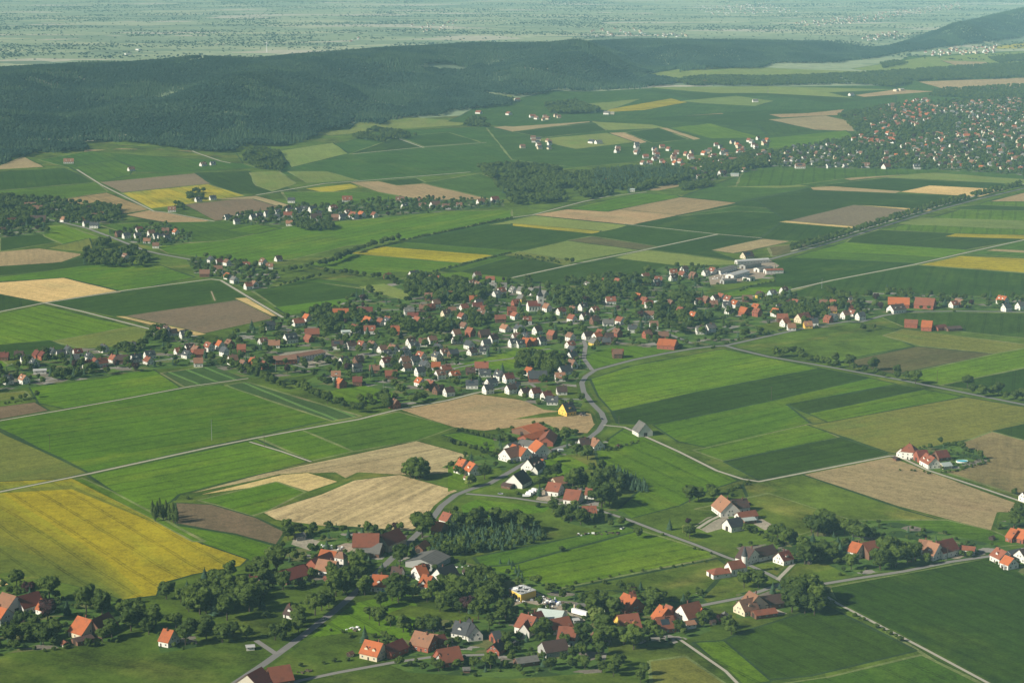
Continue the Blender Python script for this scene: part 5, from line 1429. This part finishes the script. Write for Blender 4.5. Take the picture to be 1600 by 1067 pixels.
MB().cyl(2.45, .05, (L / 2 + 1.4, -1, 13), (L / 2 + 1.4, -1, 21), 10).done('spire', M['roofS'], ch)
MB().box(-L / 2 - 6.5, -L / 2 - 3.2, -1, 3, -.3, 4).done('link_wall', M['wallw'], ch)
MB().box(-L / 2 - 6.6, -L / 2 - 3.1, -1.1, 3.1, 4, 4.3).done('flat_roof', M['roofC'], ch)
FOOT += [(mid.x, mid.y, 12)]
p1, p2 = at(1119, 887, 6.5), at(1127, 886, 6.5); build('shed', p1, p2, 11, 3.6, 6.5, 'w', 'R', hip=5, px=(1122, 892))
# village church: nave, square white tower, tall slate spire
p1, p2 = at(824, 470, 13), at(843, 469.6, 13); d = p2 - p1; mid = (p1 + p2) / 2
cu = link('village_church', None, None, (mid.x, mid.y, 0), math.atan2(d.y, d.x) + .15)
tag(cu, 'white village church with maroon nave roof and tall dark pointed steeple', 'church')
L = d.to_2d().length; gable_block(cu, L, 12, 7.5, 13, 'w', 'M', chim=0)
for i in range(4): arch(cu, -L / 2 + (i + .5) * L / 4, -6, 2, math.pi, 1.1, 4)
tx = L / 2 + 1
tw = MB().box(tx - 3.6, tx + 3.6, -3.6, 3.6, -.5, 19).done('tower', M['wallw'], cu)
for a_, (ax, ay) in ((math.pi, (tx, -3.6)), (math.pi / 2, (tx - 3.6, 0))): arch(tw, ax, ay, 12, a_, 1.4, 3.4)
MB().add([(tx - 3.9, -3.9, 19), (tx + 3.9, -3.9, 19), (tx + 3.9, 3.9, 19), (tx - 3.9, 3.9, 19), (tx - 1.4, -1.4, 24), (tx + 1.4, -1.4, 24), (tx + 1.4, 1.4, 24), (tx - 1.4, 1.4, 24), (tx, 0, 38)],
         [(3, 2, 1, 0), (0, 1, 5, 4), (1, 2, 6, 5), (2, 3, 7, 6), (3, 0, 4, 7), (4, 5, 8), (5, 6, 8), (6, 7, 8), (7, 4, 8)]).done('spire', M['roofC'], cu)
FOOT += [(mid.x, mid.y, 14), (mid.x + L / 2, mid.y, 7)]
# white tower house in the tower farmyard
p = at(533.5, 893); t_ = link('tower_house', None, None, (p.x, p.y, 0), R(-30)); tag(t_, 'slim white tower house with brown roof between the orange farm roofs', 'tower')
gable_block(t_, 8, 6, 12, 15.5, 'w', 'B', chim=0, hip=2.5)
for z in (2, 5.5, 9): add_window(t_, -2, -3, z, math.pi, 1.1, 1.6); add_window(t_, 2, -3, z, math.pi, 1.1, 1.6); add_window(t_, -4, 0, z, math.pi / 2, 1.1, 1.6)
FOOT.append((p.x, p.y, 5))
# hip-roofed villa of the pool farm
p1, p2 = at(1419, 694, 12), at(1424, 694.5, 12); build('farm', p1, p2, 13, 7, 12.5, 'w', 'R', hip=5, px=(1421, 697))
# yellow warehouse with a flat roof covered in pale panels
q = [at(795.4, 919, 5.5), at(818, 913, 5.5), at(837.6, 921.4, 5.5), at(814, 928.5, 5.5)]
cen = sum(q, Vector()) / 4; yw = link('warehouse', None, None, (cen.x, cen.y, 0)); tag(yw, 'bright yellow flat roofed warehouse with pale panels strewn on its roof', 'warehouse')
l = [(v.x - cen.x, v.y - cen.y) for v in q]
def slab(pts, z0, z1, name, mat, par):
    n = len(pts); a = sum(pts[i][0] * pts[(i + 1) % n][1] - pts[(i + 1) % n][0] * pts[i][1] for i in range(n))
    if a < 0: pts = pts[::-1]
    return MB().add([(x, y, z) for z in (z0, z1) for x, y in pts], [tuple(range(n))[::-1], tuple(range(n, 2 * n))] + [(i, (i + 1) % n, n + (i + 1) % n, n + i) for i in range(n)]).done(name, mat, par)
slab(l, -.4, 5.2, 'wall', M['wally'], yw); slab([(x * 1.02, y * 1.02) for x, y in l], 5.2, 5.7, 'flat_roof', M['roofW'], yw)
rng = random.Random(5)
for i in range(16):
    u, v = rng.uniform(.12, .88), rng.uniform(.12, .88)
    x = (l[0][0] * (1 - u) + l[1][0] * u) * (1 - v) + (l[3][0] * (1 - u) + l[2][0] * u) * v; y = (l[0][1] * (1 - u) + l[1][1] * u) * (1 - v) + (l[3][1] * (1 - u) + l[2][1] * u) * v
    MB().box(-1.3, 1.3, -.5, .5, 5.7, 5.7 + rng.uniform(.3, 1.0), rot=rng.random() * 3, o=(x, y)).done('roof_panel', M['white'] if i % 3 else M['roofC'], yw)
e = Vector(l[3]) - Vector(l[0])
for i in range(4):
    w_ = Vector(l[0]).lerp(Vector(l[3]), (i + .5) / 4); MB().box(-1.2, 1.2, -.15, .15, 0, 3.2, rot=math.atan2(e.y, e.x), o=(w_.x, w_.y)).done('roller_door', M['door'], yw)
FOOT.append((cen.x, cen.y, 15))
# grey works halls on the village's north-east corner
for x1, y1, x2, y2, Wd, q, w_ in [(1120, 421, 1146, 414, 12, 'G', 'w'), (1140, 428, 1165, 421, 13, 'W', 'w'), (1160, 413, 1185, 409, 11, 'G', 'g'), (1182, 418, 1204, 415, 11, 'G', 'w'), (1195, 420, 1222, 419, 12, 'R', 'w'), (1128, 436, 1148, 434, 10, 'G', 'g'), (1164, 430, 1176, 432, 10, 'S', 'w'), (1150, 406, 1200, 403, 8, 'W', 'w')]:
    build('barn', at(x1, y1, 6.5), at(x2, y2, 6.5), Wd, 5, 6.5, w_, q, detail=1)
# small white pavilions and garages
for x, y, L_, q in [(1571, 888, 5, 'W'), (1579, 886, 7, 'L'), (391, 1014, 5, 'W'), (899, 972, 4, 'W'), (1104, 1027, 3, 'W')][:4]:
    p = at(x, y); dd = Vector((L_ / 2, .6, 0)); build('shed', p - dd, p + dd, 5, 2.5, 3.2, 'w', q)

# vehicles
def vehicle(kind, x, y, deg, mat, label, cat, L=4.4, Wd=1.8, H=1.45):
    o = place_empty(kind, x, y, R(deg), label, cat, 'vehicles parked in yards' if kind == 'parked_car' else None, r=2)
    h0 = .35
    if kind == 'camper_van':
        MB().box(-L / 2, L / 2 - 1.1, -Wd / 2, Wd / 2, h0, H).box(L / 2 - 1.1, L / 2, -Wd / 2, Wd / 2, h0, H * .55).done('body', M[mat], o)
        MB().add([(L / 2 - 1.12, -Wd / 2 + .1, H * .55), (L / 2 - .2, -Wd / 2 + .1, H * .55), (L / 2 - 1.12, Wd / 2 - .1, H * .55), (L / 2 - .2, Wd / 2 - .1, H * .55), (L / 2 - 1.12, -Wd / 2 + .1, H * .85), (L / 2 - 1.12, Wd / 2 - .1, H * .85)],
                 [(1, 3, 5, 4), (0, 1, 4), (3, 2, 5)]).done('windscreen', M['glass'], o)
    elif kind == 'trailer':
        MB().box(-L / 2, L / 2, -Wd / 2, Wd / 2, .9, H).done('body', M[mat], o)
    else:
        MB().box(-L / 2, L / 2, -Wd / 2, Wd / 2, h0, H * .62).done('body', M[mat], o)
        a = [(-L * .38, z) for z in ()]; w = Wd / 2 - .1
        MB().add([(-L * .42, -w, H * .62), (L * .22, -w, H * .62), (L * .22, w, H * .62), (-L * .42, w, H * .62), (-L * .32, -w + .1, H), (L * .05, -w + .1, H), (L * .05, w - .1, H), (-L * .32, w - .1, H)],
                 [(0, 1, 5, 4), (1, 2, 6, 5), (2, 3, 7, 6), (3, 0, 4, 7), (4, 5, 6, 7)]).done('cabin', M['glass'], o)
    for sx in (-.32, .32):
        for sy in (-1, 1): MB().cyl(.34, .34, (L * sx, sy * (Wd / 2 - .12), .34), (L * sx, sy * (Wd / 2 + .06), .34), 10).done('wheel', M['rubber'], o)
for m_, c_ in (('car_silver', (.45, .46, .48)), ('car_red', (.40, .03, .02)), ('car_blue', (.03, .06, .20)), ('car_dark', (.03, .03, .035)), ('car_green', (.03, .10, .05))): M[m_] = plain_mat(m_, c_, .3, .05, 1, 0, .5)
for i, (x, y, w_) in enumerate([(826.5, 773.5, 'leftmost'), (830.5, 771, 'middle'), (835, 768, 'rightmost')]):
    vehicle('camper_van', x, y, 130, 'white', f'{w_} of three white camper vans parked side by side on gravel', 'van', 7, 2.3, 3.0)
vehicle('trailer', 822, 776.5, 0, 'white', 'low white trailer standing left of the camper vans', 'trailer', 6, 2.4, 2.2)
vehicle('trailer', 906, 961, -40, 'white', 'long white truck trailer behind the pale steel hall', 'trailer', 13, 2.6, 3.9)
vehicle('trailer', 876, 705.5, 20, 'white', 'small white trailer by the lane above the hamlet', 'trailer', 5, 2.2, 2.6)
for x, y, a, m_, l_ in [(845, 765, 30, 'car_silver', 'silver car right of the camper vans'), (920, 784, 60, 'white', 'white car beside the skylight house'), (1192, 870, 30, 'car_dark', 'dark car in the chapel side yard'),
        (1212, 875, 10, 'car_green', 'green car before the brown gabled barn'), (1180, 945, 10, 'car_red', 'red car in the tan roofed farmyard'), (1187, 943, 20, 'car_silver', 'silver car in the tan roofed farmyard'),
        (972, 826, 60, 'white', 'white car by the orange lane farmhouse'), (1424, 718, 30, 'white', 'white car at the pool farm entrance'), (1451, 728, -30, 'car_silver', 'silver car on the pool farm drive'),
        (640, 901, 5, 'car_blue', 'blue car between the hamlet houses'), (740, 998, 10, 'white', 'white car by the slate roofed house'), (700, 1025, 80, 'car_dark', 'dark car beside the bottom hamlet drive'),
        (1489, 868, 10, 'car_dark', 'dark car in the field lane farmyard'), (851, 718, 10, 'car_blue', 'blue car by the brown roofed hamlet house'), (1172, 905, -25, 'car_silver', 'silver car on the chapel lane'),
        (782, 772, -5, 'car_silver', 'silver car driving on the lane by the vans'), (940, 655, 110, 'car_dark', 'dark car driving through the road bend'), (610, 1021, 70, 'white', 'white car on the bottom lane drive'),
        (1560, 863, 15, 'car_red', 'red car by the right end lane houses'), (507, 967, 65, 'car_silver', 'silver car on the tree lined lane')]:
    vehicle('parked_car', x, y, a, m_, l_, 'car')
# swimming pools
def pool(x, y, rx, ry, label):
    o = place_empty('swimming_pool', x, y, R(10), label, 'pool', None, r=rx)
    n = 20; b = MB()
    def ring(k, z): return [(math.cos(i * 6.2832 / n) * rx * k, math.sin(i * 6.2832 / n) * ry * k, z) for i in range(n)]
    b.add(ring(1.06, 0) + ring(1.06, 1.1) + ring(1.0, 1.1) + ring(1.0, .2), [(j * n + i, j * n + (i + 1) % n, (j + 1) * n + (i + 1) % n, (j + 1) * n + i) for j in range(3) for i in range(n)])
    b.done('pool_wall', M['white'], o)
    MB().add(ring(.995, .95), [tuple(range(n))]).done('pool_water', M['water'], o)
pool(1503, 721.5, 5.2, 3.6, 'oval turquoise swimming pool on the lawn of the pool farm')
pool(598.5, 926, 3.6, 2.6, 'round turquoise garden pool below the orange roofed farmhouse')
# poles and masts
def pole(x, y, h, label, arms=1, rz=.6):
    o = place_empty('utility_pole', x, y, rz, label, 'pole', 'poles standing in the fields', r=1)
    MB().cyl(.22, .13, (0, 0, -.3), (0, 0, h), 8).done('post', M['metal'] if arms > 1 else M['wood'], o)
    for i in range(arms):
        z = h - .6 - i * 1.4; MB().box(-1.6, 1.6, -.1, .1, z, z + .2).done('crossarm', M['wood'], o)
        for s_ in (-1.4, 0, 1.4): MB().cyl(.08, .08, (s_, 0, z + .2), (s_, 0, z + .55), 6).done('insulator', M['glass'], o)
for x, y, h, l_, a in [(331, 688, 20, 'tall pole in the broad green field above the left track', 2), (78, 703, 15, 'slim pole at the left edge of the broad green field', 1), (1284, 451, 14, 'grey pole beside the eastern field track', 2),
        (1205, 625, 14, 'slim pole among the striped green fields', 1), (967, 664, 9, 'wooden pole where the pale track leaves the bend', 1), (1005, 682, 9, 'wooden pole below the barn on the pale track', 1),
        (413, 697, 13, 'pole at the brown track corner', 1), (1480, 872, 9, 'wooden pole before the field lane farm', 1), (1464, 598, 13, 'slim pole in the green field past the tree lined road', 1), (925, 812, 10, 'pole left of the orange lane farmhouse', 1), (1486, 730, 9, 'pole beside the pool lawn', 1), (431, 581, 12, 'floodlight pole left of the sports ground', 2), (599, 622, 16, 'tall floodlight mast over the sports ground', 2)]:
    pole(x, y, h, l_, a)
def turbine(x, y, h, label):
    p = at(x, y); o = link('wind_turbine', None, None, (p.x, p.y, p.z)); tag(o, label, 'wind turbine')
    MB().cyl(1.6, .9, (0, 0, -1), (0, 0, h), 10).done('mast', M['white'], o)
    MB().box(-1.2, 1.2, -3, 3, h, h + 2.4).done('nacelle', M['white'], o)
    for k in range(3):
        a = k * 2.0944 + x; MB().cyl(.9, .25, (0, -4.6, h + 1.5), (math.sin(a) * 17, -4.6, h + 1.5 + math.cos(a) * 17), 6).done('blade', M['white'], o)
turbine(417, 82.5, 42, 'white wind turbine beyond the left part of the ridge')
# junk, bales, hutches: single things in the yards
def heap(name, x, y, label, cat, spec, seed):
    rg = random.Random(seed); o = place_empty(name, x, y, 0, label, cat, None, r=3)
    mats = {'w': 'white', 'g': 'metal', 'b': 'wood', 'r': 'rubber', 'y': 'wood', 'c': 'car_blue'}
    n, rr, mm = spec
    for c_ in mm:
        b = MB()
        for _ in range(n):
            a, d_ = rg.random() * 6.28, rg.random() ** .6 * rr; L_, w_, h_ = rg.uniform(.8, 3), rg.uniform(.5, 1.4), rg.uniform(.3, 1.3)
            b.box(-L_ / 2, L_ / 2, -w_ / 2, w_ / 2, 0, h_, rot=rg.random() * 3.1, o=(math.cos(a) * d_ * 1.6, math.sin(a) * d_))
        b.done({'w': 'pale_panels', 'g': 'metal_parts', 'b': 'boards', 'r': 'tyres', 'y': 'crates', 'c': 'blue_parts'}[c_], M[mats[c_]], o)
for i, (x, y, l_, sp_) in enumerate([(802, 936, 'scrap heap in front of the yellow warehouse, left part', (7, 5, 'wgb')), (812, 939, 'scrap heap in front of the yellow warehouse, centre part', (7, 5, 'wbr')), (833, 932, 'scrap heap at the yellow warehouse right corner', (7, 5, 'wgr')),
        (848, 936, 'row of scrap behind the pale steel hall, near the warehouse', (8, 6, 'wgb')), (858, 941, 'row of scrap behind the pale steel hall, middle', (8, 6, 'wgc')), (868, 946, 'row of scrap behind the pale steel hall, lower end', (8, 6, 'wgb')), (790, 930, 'dark stored timber left of the yellow warehouse', (7, 6, 'rb')),
        (515, 853, 'white sheeted pile by the tower farm yard', (7, 5, 'w')), (523, 857, 'grey rubble pile right of the white sheeted pile', (7, 5, 'gw')), (733, 886, 'pale timber stacks right of the charcoal roofed farmhouse', (7, 6, 'wb')), (742, 884, 'far timber stack on the field edge', (6, 4, 'b')),
        (915, 835, 'grey sheep hutches on the meadow', (4, 5, 'wb')), (950, 834, 'dark log pile under the lane farmhouse', (7, 6, 'rb')), (550, 983, 'pale branch pile on the sloping pasture', (6, 4, 'wb')), (475, 1049, 'pile of sawn logs right of the bottom barn', (9, 4, 'b')), (1140, 428, 'stored white goods in the works yard, upper part', (18, 14, 'wgc')), (1128, 434, 'stored grey goods in the works yard, lower part', (18, 14, 'wg'))]):
    heap('stack_pile', x, y, l_, 'pile', sp_, i)
# ---------------------------------------------------------------- planting: keep clear of buildings, then individuals and masses
OCC = {}
for X, Y, r in FOOT:
    OCC.setdefault((int(X // 40), int(Y // 40)), []).append((X, Y, r))
def clear(X, Y, m):
    i, j = int(X // 40), int(Y // 40)
    return all((X - a) ** 2 + (Y - b) ** 2 > (r + m) ** 2 for u in (-1, 0, 1) for v in (-1, 0, 1) for a, b, r in OCC.get((i + u, j + v), ()))
RP = []
for l in ROADS.strip().splitlines():
    k, w, rest = l.split(' ', 2)
    g = [at(*p) for p in P(rest)]
    for p, q in zip(g, g[1:]):
        n = int((q - p).length / 6) + 1
        RP += [(p.lerp(q, i / n), float(w)) for i in range(n)]
for p, w in RP: OCC.setdefault((int(p.x // 40), int(p.y // 40)), []).append((p.x, p.y, w * .7 + .8))
# garden trees of the villages and the town
OPEN = [P(l.split(' ', 1)[1]) for l in PATCHES.strip().splitlines() if not l.startswith('garden')]
GARD = [P(l.split(' ', 1)[1]) for l in PATCHES.strip().splitlines() if l.startswith('garden')]
for gi, (po, sp, h0, h1) in enumerate([(GARD[0], 15.5, 4, 13), (GARD[1], 12.5, 7, 13), (GARD[2], 11, 5, 14), (GARD[3], 11, 5, 11), (GARD[4], 11, 5, 12), (GARD[5], 12, 5, 12),
                      (GARD[6], 10, 3, 8), (GARD[7], 10, 3, 8), (GARD[8], 10, 3, 9), (GARD[9], 9, 3, 8), (GARD[10], 9, 2.5, 5), (GARD[12], 12, 3, 6), (GARD[11], 9, 2, 4)]):
    g = [at(*p) for p in po]
    x0, x1 = min(p.x for p in g), max(p.x for p in g); y0, y1 = min(p.y for p in g), max(p.y for p in g)
    Y = y0
    while Y < y1:
        X = x0
        while X < x1:
            xx, yy = X + random.uniform(-.45, .45) * sp, Y + random.uniform(-.45, .45) * sp
            p = scr(xx, yy)
            if random.random() < (.80 if gi != 1 else .97) and inside(p, po) and not any(inside(p, f_) for f_ in OPEN):
                if gi == 0 and (po is GARD[0]) and p[0] < 250 and p[1] < 553 : pass
                else:
                    r = random.random(); k = 'leafy' if r < .62 else 'bush' if r < .86 else 'conifer' if r < .96 else 'purple' if r < .98 else 'poplar'
                    h = random.uniform(h0, h1) * (.5 if k == 'bush' else 1)
                    if clear(xx, yy, h * .26): TREES.append((k, xx, yy, tz(xx, yy), h, *p))
            X += sp
        Y += sp
TREES = [t for i, t in enumerate(TREES) if NFREE <= i < NROW or clear(t[1], t[2], t[4] * (.08 if t[6] > 640 else .14))]
# the biggest in the photo as trees of their own, up to 300 of a kind; the rest as one mass of trees
fam = {'leafy': 0, 'purple': 3, 'willow': 3, 'bush': 1, 'conifer': 2, 'poplar': 2}
cnt = {}
LOOK = {'leafy': ('leafy tree', 'leafy_tree', 'tree', 'leafy trees round the farms'), 'bush': ('green bush', 'garden_bush', 'bush', 'bushes in gardens and hedges'),
        'conifer': ('pointed conifer', 'conifer_tree', 'conifer', 'conifers round the farms'), 'poplar': ('slim upright tree', 'poplar_tree', 'poplar', 'slim upright trees'),
        'purple': ('purple leaved tree', 'copper_beech', 'tree', 'purple leaved trees'), 'willow': ('pale olive tree', 'willow_tree', 'tree', 'pale olive leaved trees')}
TREES.sort(key=lambda t: -t[4] * pxm(t[6]) if -10 < t[5] < 1610 and t[6] < 1085 else 0)
rest = []
for i, (k, X, Y, Z, h, px, py) in enumerate(TREES):
    seen = -10 < px < 1610 and py < 1085
    if seen and cnt.get(fam[k], 0) < (298 if fam[k] == 0 else 240) and h * pxm(py) > 7:
        cnt[fam[k]] = cnt.get(fam[k], 0) + 1
        look, nm, cat, grp = LOOK[k]
        size = 'tall ' if h > 13 else 'small ' if h < (8 if k in ('leafy', 'conifer') else 4) else ''
        o = link(nm, None, None, (X, Y, Z), random.random() * 6.28)
        wd = random.uniform(.92, 1.1) * (1.0 if k != 'leafy' else 1.04)
        o.scale = (h * wd, h * wd, h)
        j = int(random.random() * 99)
        link('trunk', TRUNK[k][j % len(TRUNK[k])], o); link('crown', CROWN[k][j % len(CROWN[k])], o)
        want_label(o, size + look, cat, grp, px, py)
    else: rest.append((k, X, Y, Z, h))

def mass(name, label, pts, variants, group_of):
    """one object that carries all trees of a mass as instances of a few low crowns"""
    me = bpy.data.meshes.new(name); me.from_pydata([(p[1], p[2], p[3]) for p in pts], [], [])
    a = me.attributes.new('height', 'FLOAT', 'POINT'); a.data.foreach_set('value', [p[4] for p in pts])
    b = me.attributes.new('pick', 'INT', 'POINT'); b.data.foreach_set('value', [group_of(p) for p in pts])
    c = me.attributes.new('turn', 'FLOAT', 'POINT'); c.data.foreach_set('value', [random.random() * 6.28 for p in pts])
    w = me.attributes.new('girth', 'FLOAT', 'POINT'); w.data.foreach_set('value', [(p[5] if len(p) > 5 else random.uniform(.9, 1.15)) * p[4] for p in pts])
    o = link(name, me); tag(o, label, kind='stuff')
    ng = bpy.data.node_groups.new(name, 'GeometryNodeTree')
    ng.interface.new_socket('Geometry', in_out='INPUT', socket_type='NodeSocketGeometry')
    ng.interface.new_socket('Geometry', in_out='OUTPUT', socket_type='NodeSocketGeometry')
    gi, go = ng.nodes.new('NodeGroupInput'), ng.nodes.new('NodeGroupOutput')
    iop = ng.nodes.new('GeometryNodeInstanceOnPoints')
    g2i = ng.nodes.new('GeometryNodeGeometryToInstance')
    for v in reversed(variants):
        oi = ng.nodes.new('GeometryNodeObjectInfo'); oi.inputs[0].default_value = v
        ng.links.new(oi.outputs['Geometry'], g2i.inputs[0])
    def na(n, t):
        q = ng.nodes.new('GeometryNodeInputNamedAttribute'); q.data_type = t; q.inputs[0].default_value = n
        return [s for s in q.outputs if s.enabled][0]
    cs = ng.nodes.new('ShaderNodeCombineXYZ'); hh = na('height', 'FLOAT'); ww = na('girth', 'FLOAT')
    ng.links.new(ww, cs.inputs[0]); ng.links.new(ww, cs.inputs[1]); ng.links.new(hh, cs.inputs[2])
    cr = ng.nodes.new('ShaderNodeCombineXYZ'); ng.links.new(na('turn', 'FLOAT'), cr.inputs[2])
    ng.links.new(gi.outputs[0], iop.inputs['Points']); ng.links.new(g2i.outputs[0], iop.inputs['Instance'])
    iop.inputs['Pick Instance'].default_value = True
    ng.links.new(na('pick', 'INT'), iop.inputs['Instance Index'])
    ng.links.new(cs.outputs[0], iop.inputs['Scale'])
    try: ng.links.new(cr.outputs[0], iop.inputs['Rotation'])
    except Exception: pass
    ng.links.new(iop.outputs[0], go.inputs[0])
    md = o.modifiers.new('trees', 'NODES'); md.node_group = ng
    return o
VAR = []
for k, n, mt in (('leafy', 4, 'leaf'), ('bush', 2, 'leaf'), ('conifer', 2, 'conifer'), ('leafy', 2, 'forest'), ('leafy', 2, 'olive')):
    for i in range(n):
        me = crown_mesh(k, 40 + i, mt == 'leaf'); me.materials.append(M[mt])
        VAR.append(bpy.data.objects.new(k + '_mass', me))
pick = {'leafy': (0, 4), 'bush': (4, 2), 'conifer': (6, 2), 'poplar': (6, 2), 'purple': (0, 2), 'willow': (10, 2)}
mass('village_greenery', 'many garden trees, hedges and woods of the villages and farmland beyond the nearest ones', rest, VAR,
     lambda p: pick[p[0]][0] + int(random.random() * pick[p[0]][1]))
# the forest on the long ridge and on the hill behind it
EDGE = P('-400,262 0,258 30,247 60,240 100,239 133,236 137,224 190,225 215,230 260,232 300,236 340,239 368,238 378,229 440,229 480,221 495,213 505,205 540,201 550,191 600,196 608,188 640,184 690,181 705,174 760,169 798,165 803,151 850,147 870,141 915,143 1000,138 1050,133 1060,127 1064,111 1100,108 1190,107 1210,99 1300,99 1350,93 1370,91 1400,85 1440,79 1480,74 1540,67 1600,58 1700,50 1900,40')
CLEAR = [P('738,143 800,150 812,160 775,153'), P('998,118 1062,108 1064,129 1040,124'), P('285,96 320,92 322,97 290,99'), P('640,104 700,100 740,108 720,113 670,110'), P('130,224 190,222 260,232 135,236')]
def edge_y(x):
    for p, q in zip(EDGE, EDGE[1:]):
        if x <= q[0]: return p[1] + (q[1] - p[1]) * (x - p[0]) / (q[0] - p[0])
    return 40
fo = []
Y = 4200.0
while Y < 12200:
    st = 9.3 if Y < 9500 else 12
    n = int((.31 if Y < 9000 else .33) * Y / st)
    for i in range(-n, n + 1):
        X, y = i * st + random.uniform(-4, 4), Y + random.uniform(-4, 4)
        if X / y > .30 or X / y < -.29: continue
        zz = tz(X, y)
        px, py = scr(X, y, zz)
        if py > edge_y(px) + random.uniform(-1, 1): continue
        yc = _row(800 + F_PX * X / y)[1]
        if y > yc + 260: continue
        if any(inside((px, py), c) for c in CLEAR): continue
        nn = noise.noise(Vector((X / 240, y / 300, 1))) + noise.noise(Vector((X / 70, y / 70, 5))) * .5
        if random.random() < .03: continue
        h = random.uniform(13, 17) * (1 + .15 * nn)
        fo.append(('c' if nn > .22 else 'l', X, y, zz - 1, h, random.uniform(.8, 1.1) if nn <= .22 else random.uniform(.8, 1.0)))
    Y += st * .95
mass('forest', 'dense mixed forest covering the long ridge and the hill behind it', fo, VAR,
     lambda p: (6 + int(random.random() * 2)) if p[0] == 'c' else (8 + int(random.random() * 2)))
# woods, hedges and settlements of the far plain
fp = []
for _ in range(60000):
    Y = 7200 + 11500 * random.random() ** 1.1; X = random.uniform(-.30, .32) * Y
    yf, yc, yr = _row(800 + F_PX * X / Y)
    if Y < yc + 250 and X / Y < .19: continue
    if Y < yc + 250 and scr(X, Y, tz(X, Y))[1] < edge_y(scr(X, Y, tz(X, Y))[0]) + 2: continue
    if Y < 8200: continue
    a = noise.noise(Vector((X / 900, Y / 700, 21))) + .7 * noise.noise(Vector((X / 260, Y / 160, 4)))
    if a < .12 and random.random() > .05: continue
    fp.append(('l', X, Y, tz(X, Y) - 1, random.uniform(6, 10), random.uniform(1.1, 2.0)))
mass('far_woodland', 'hazy woods and hedges spread over the plain beyond the ridge', fp, VAR, lambda p: 8 + int(random.random() * 2))
write_labels()

# ---------------------------------------------------------------- air
m = bpy.data.materials.new('haze'); m.use_nodes = True; nt = m.node_tree
nt.nodes.remove(nt.nodes['Principled BSDF'])
v = nt.nodes.new('ShaderNodeVolumePrincipled'); v.inputs['Color'].default_value = HAZE_COL; v.inputs['Density'].default_value = HAZE_DENS
v.inputs['Anisotropy'].default_value = HAZE_G
nt.links.new(v.outputs[0], nt.nodes['Material Output'].inputs['Volume'])
b = MB().box(-52000, 52000, -2900, 58000, -2, 520)
o = b.done('haze', m); o['kind'] = 'stuff'; o['label'] = 'thin blue green summer haze over the whole countryside'
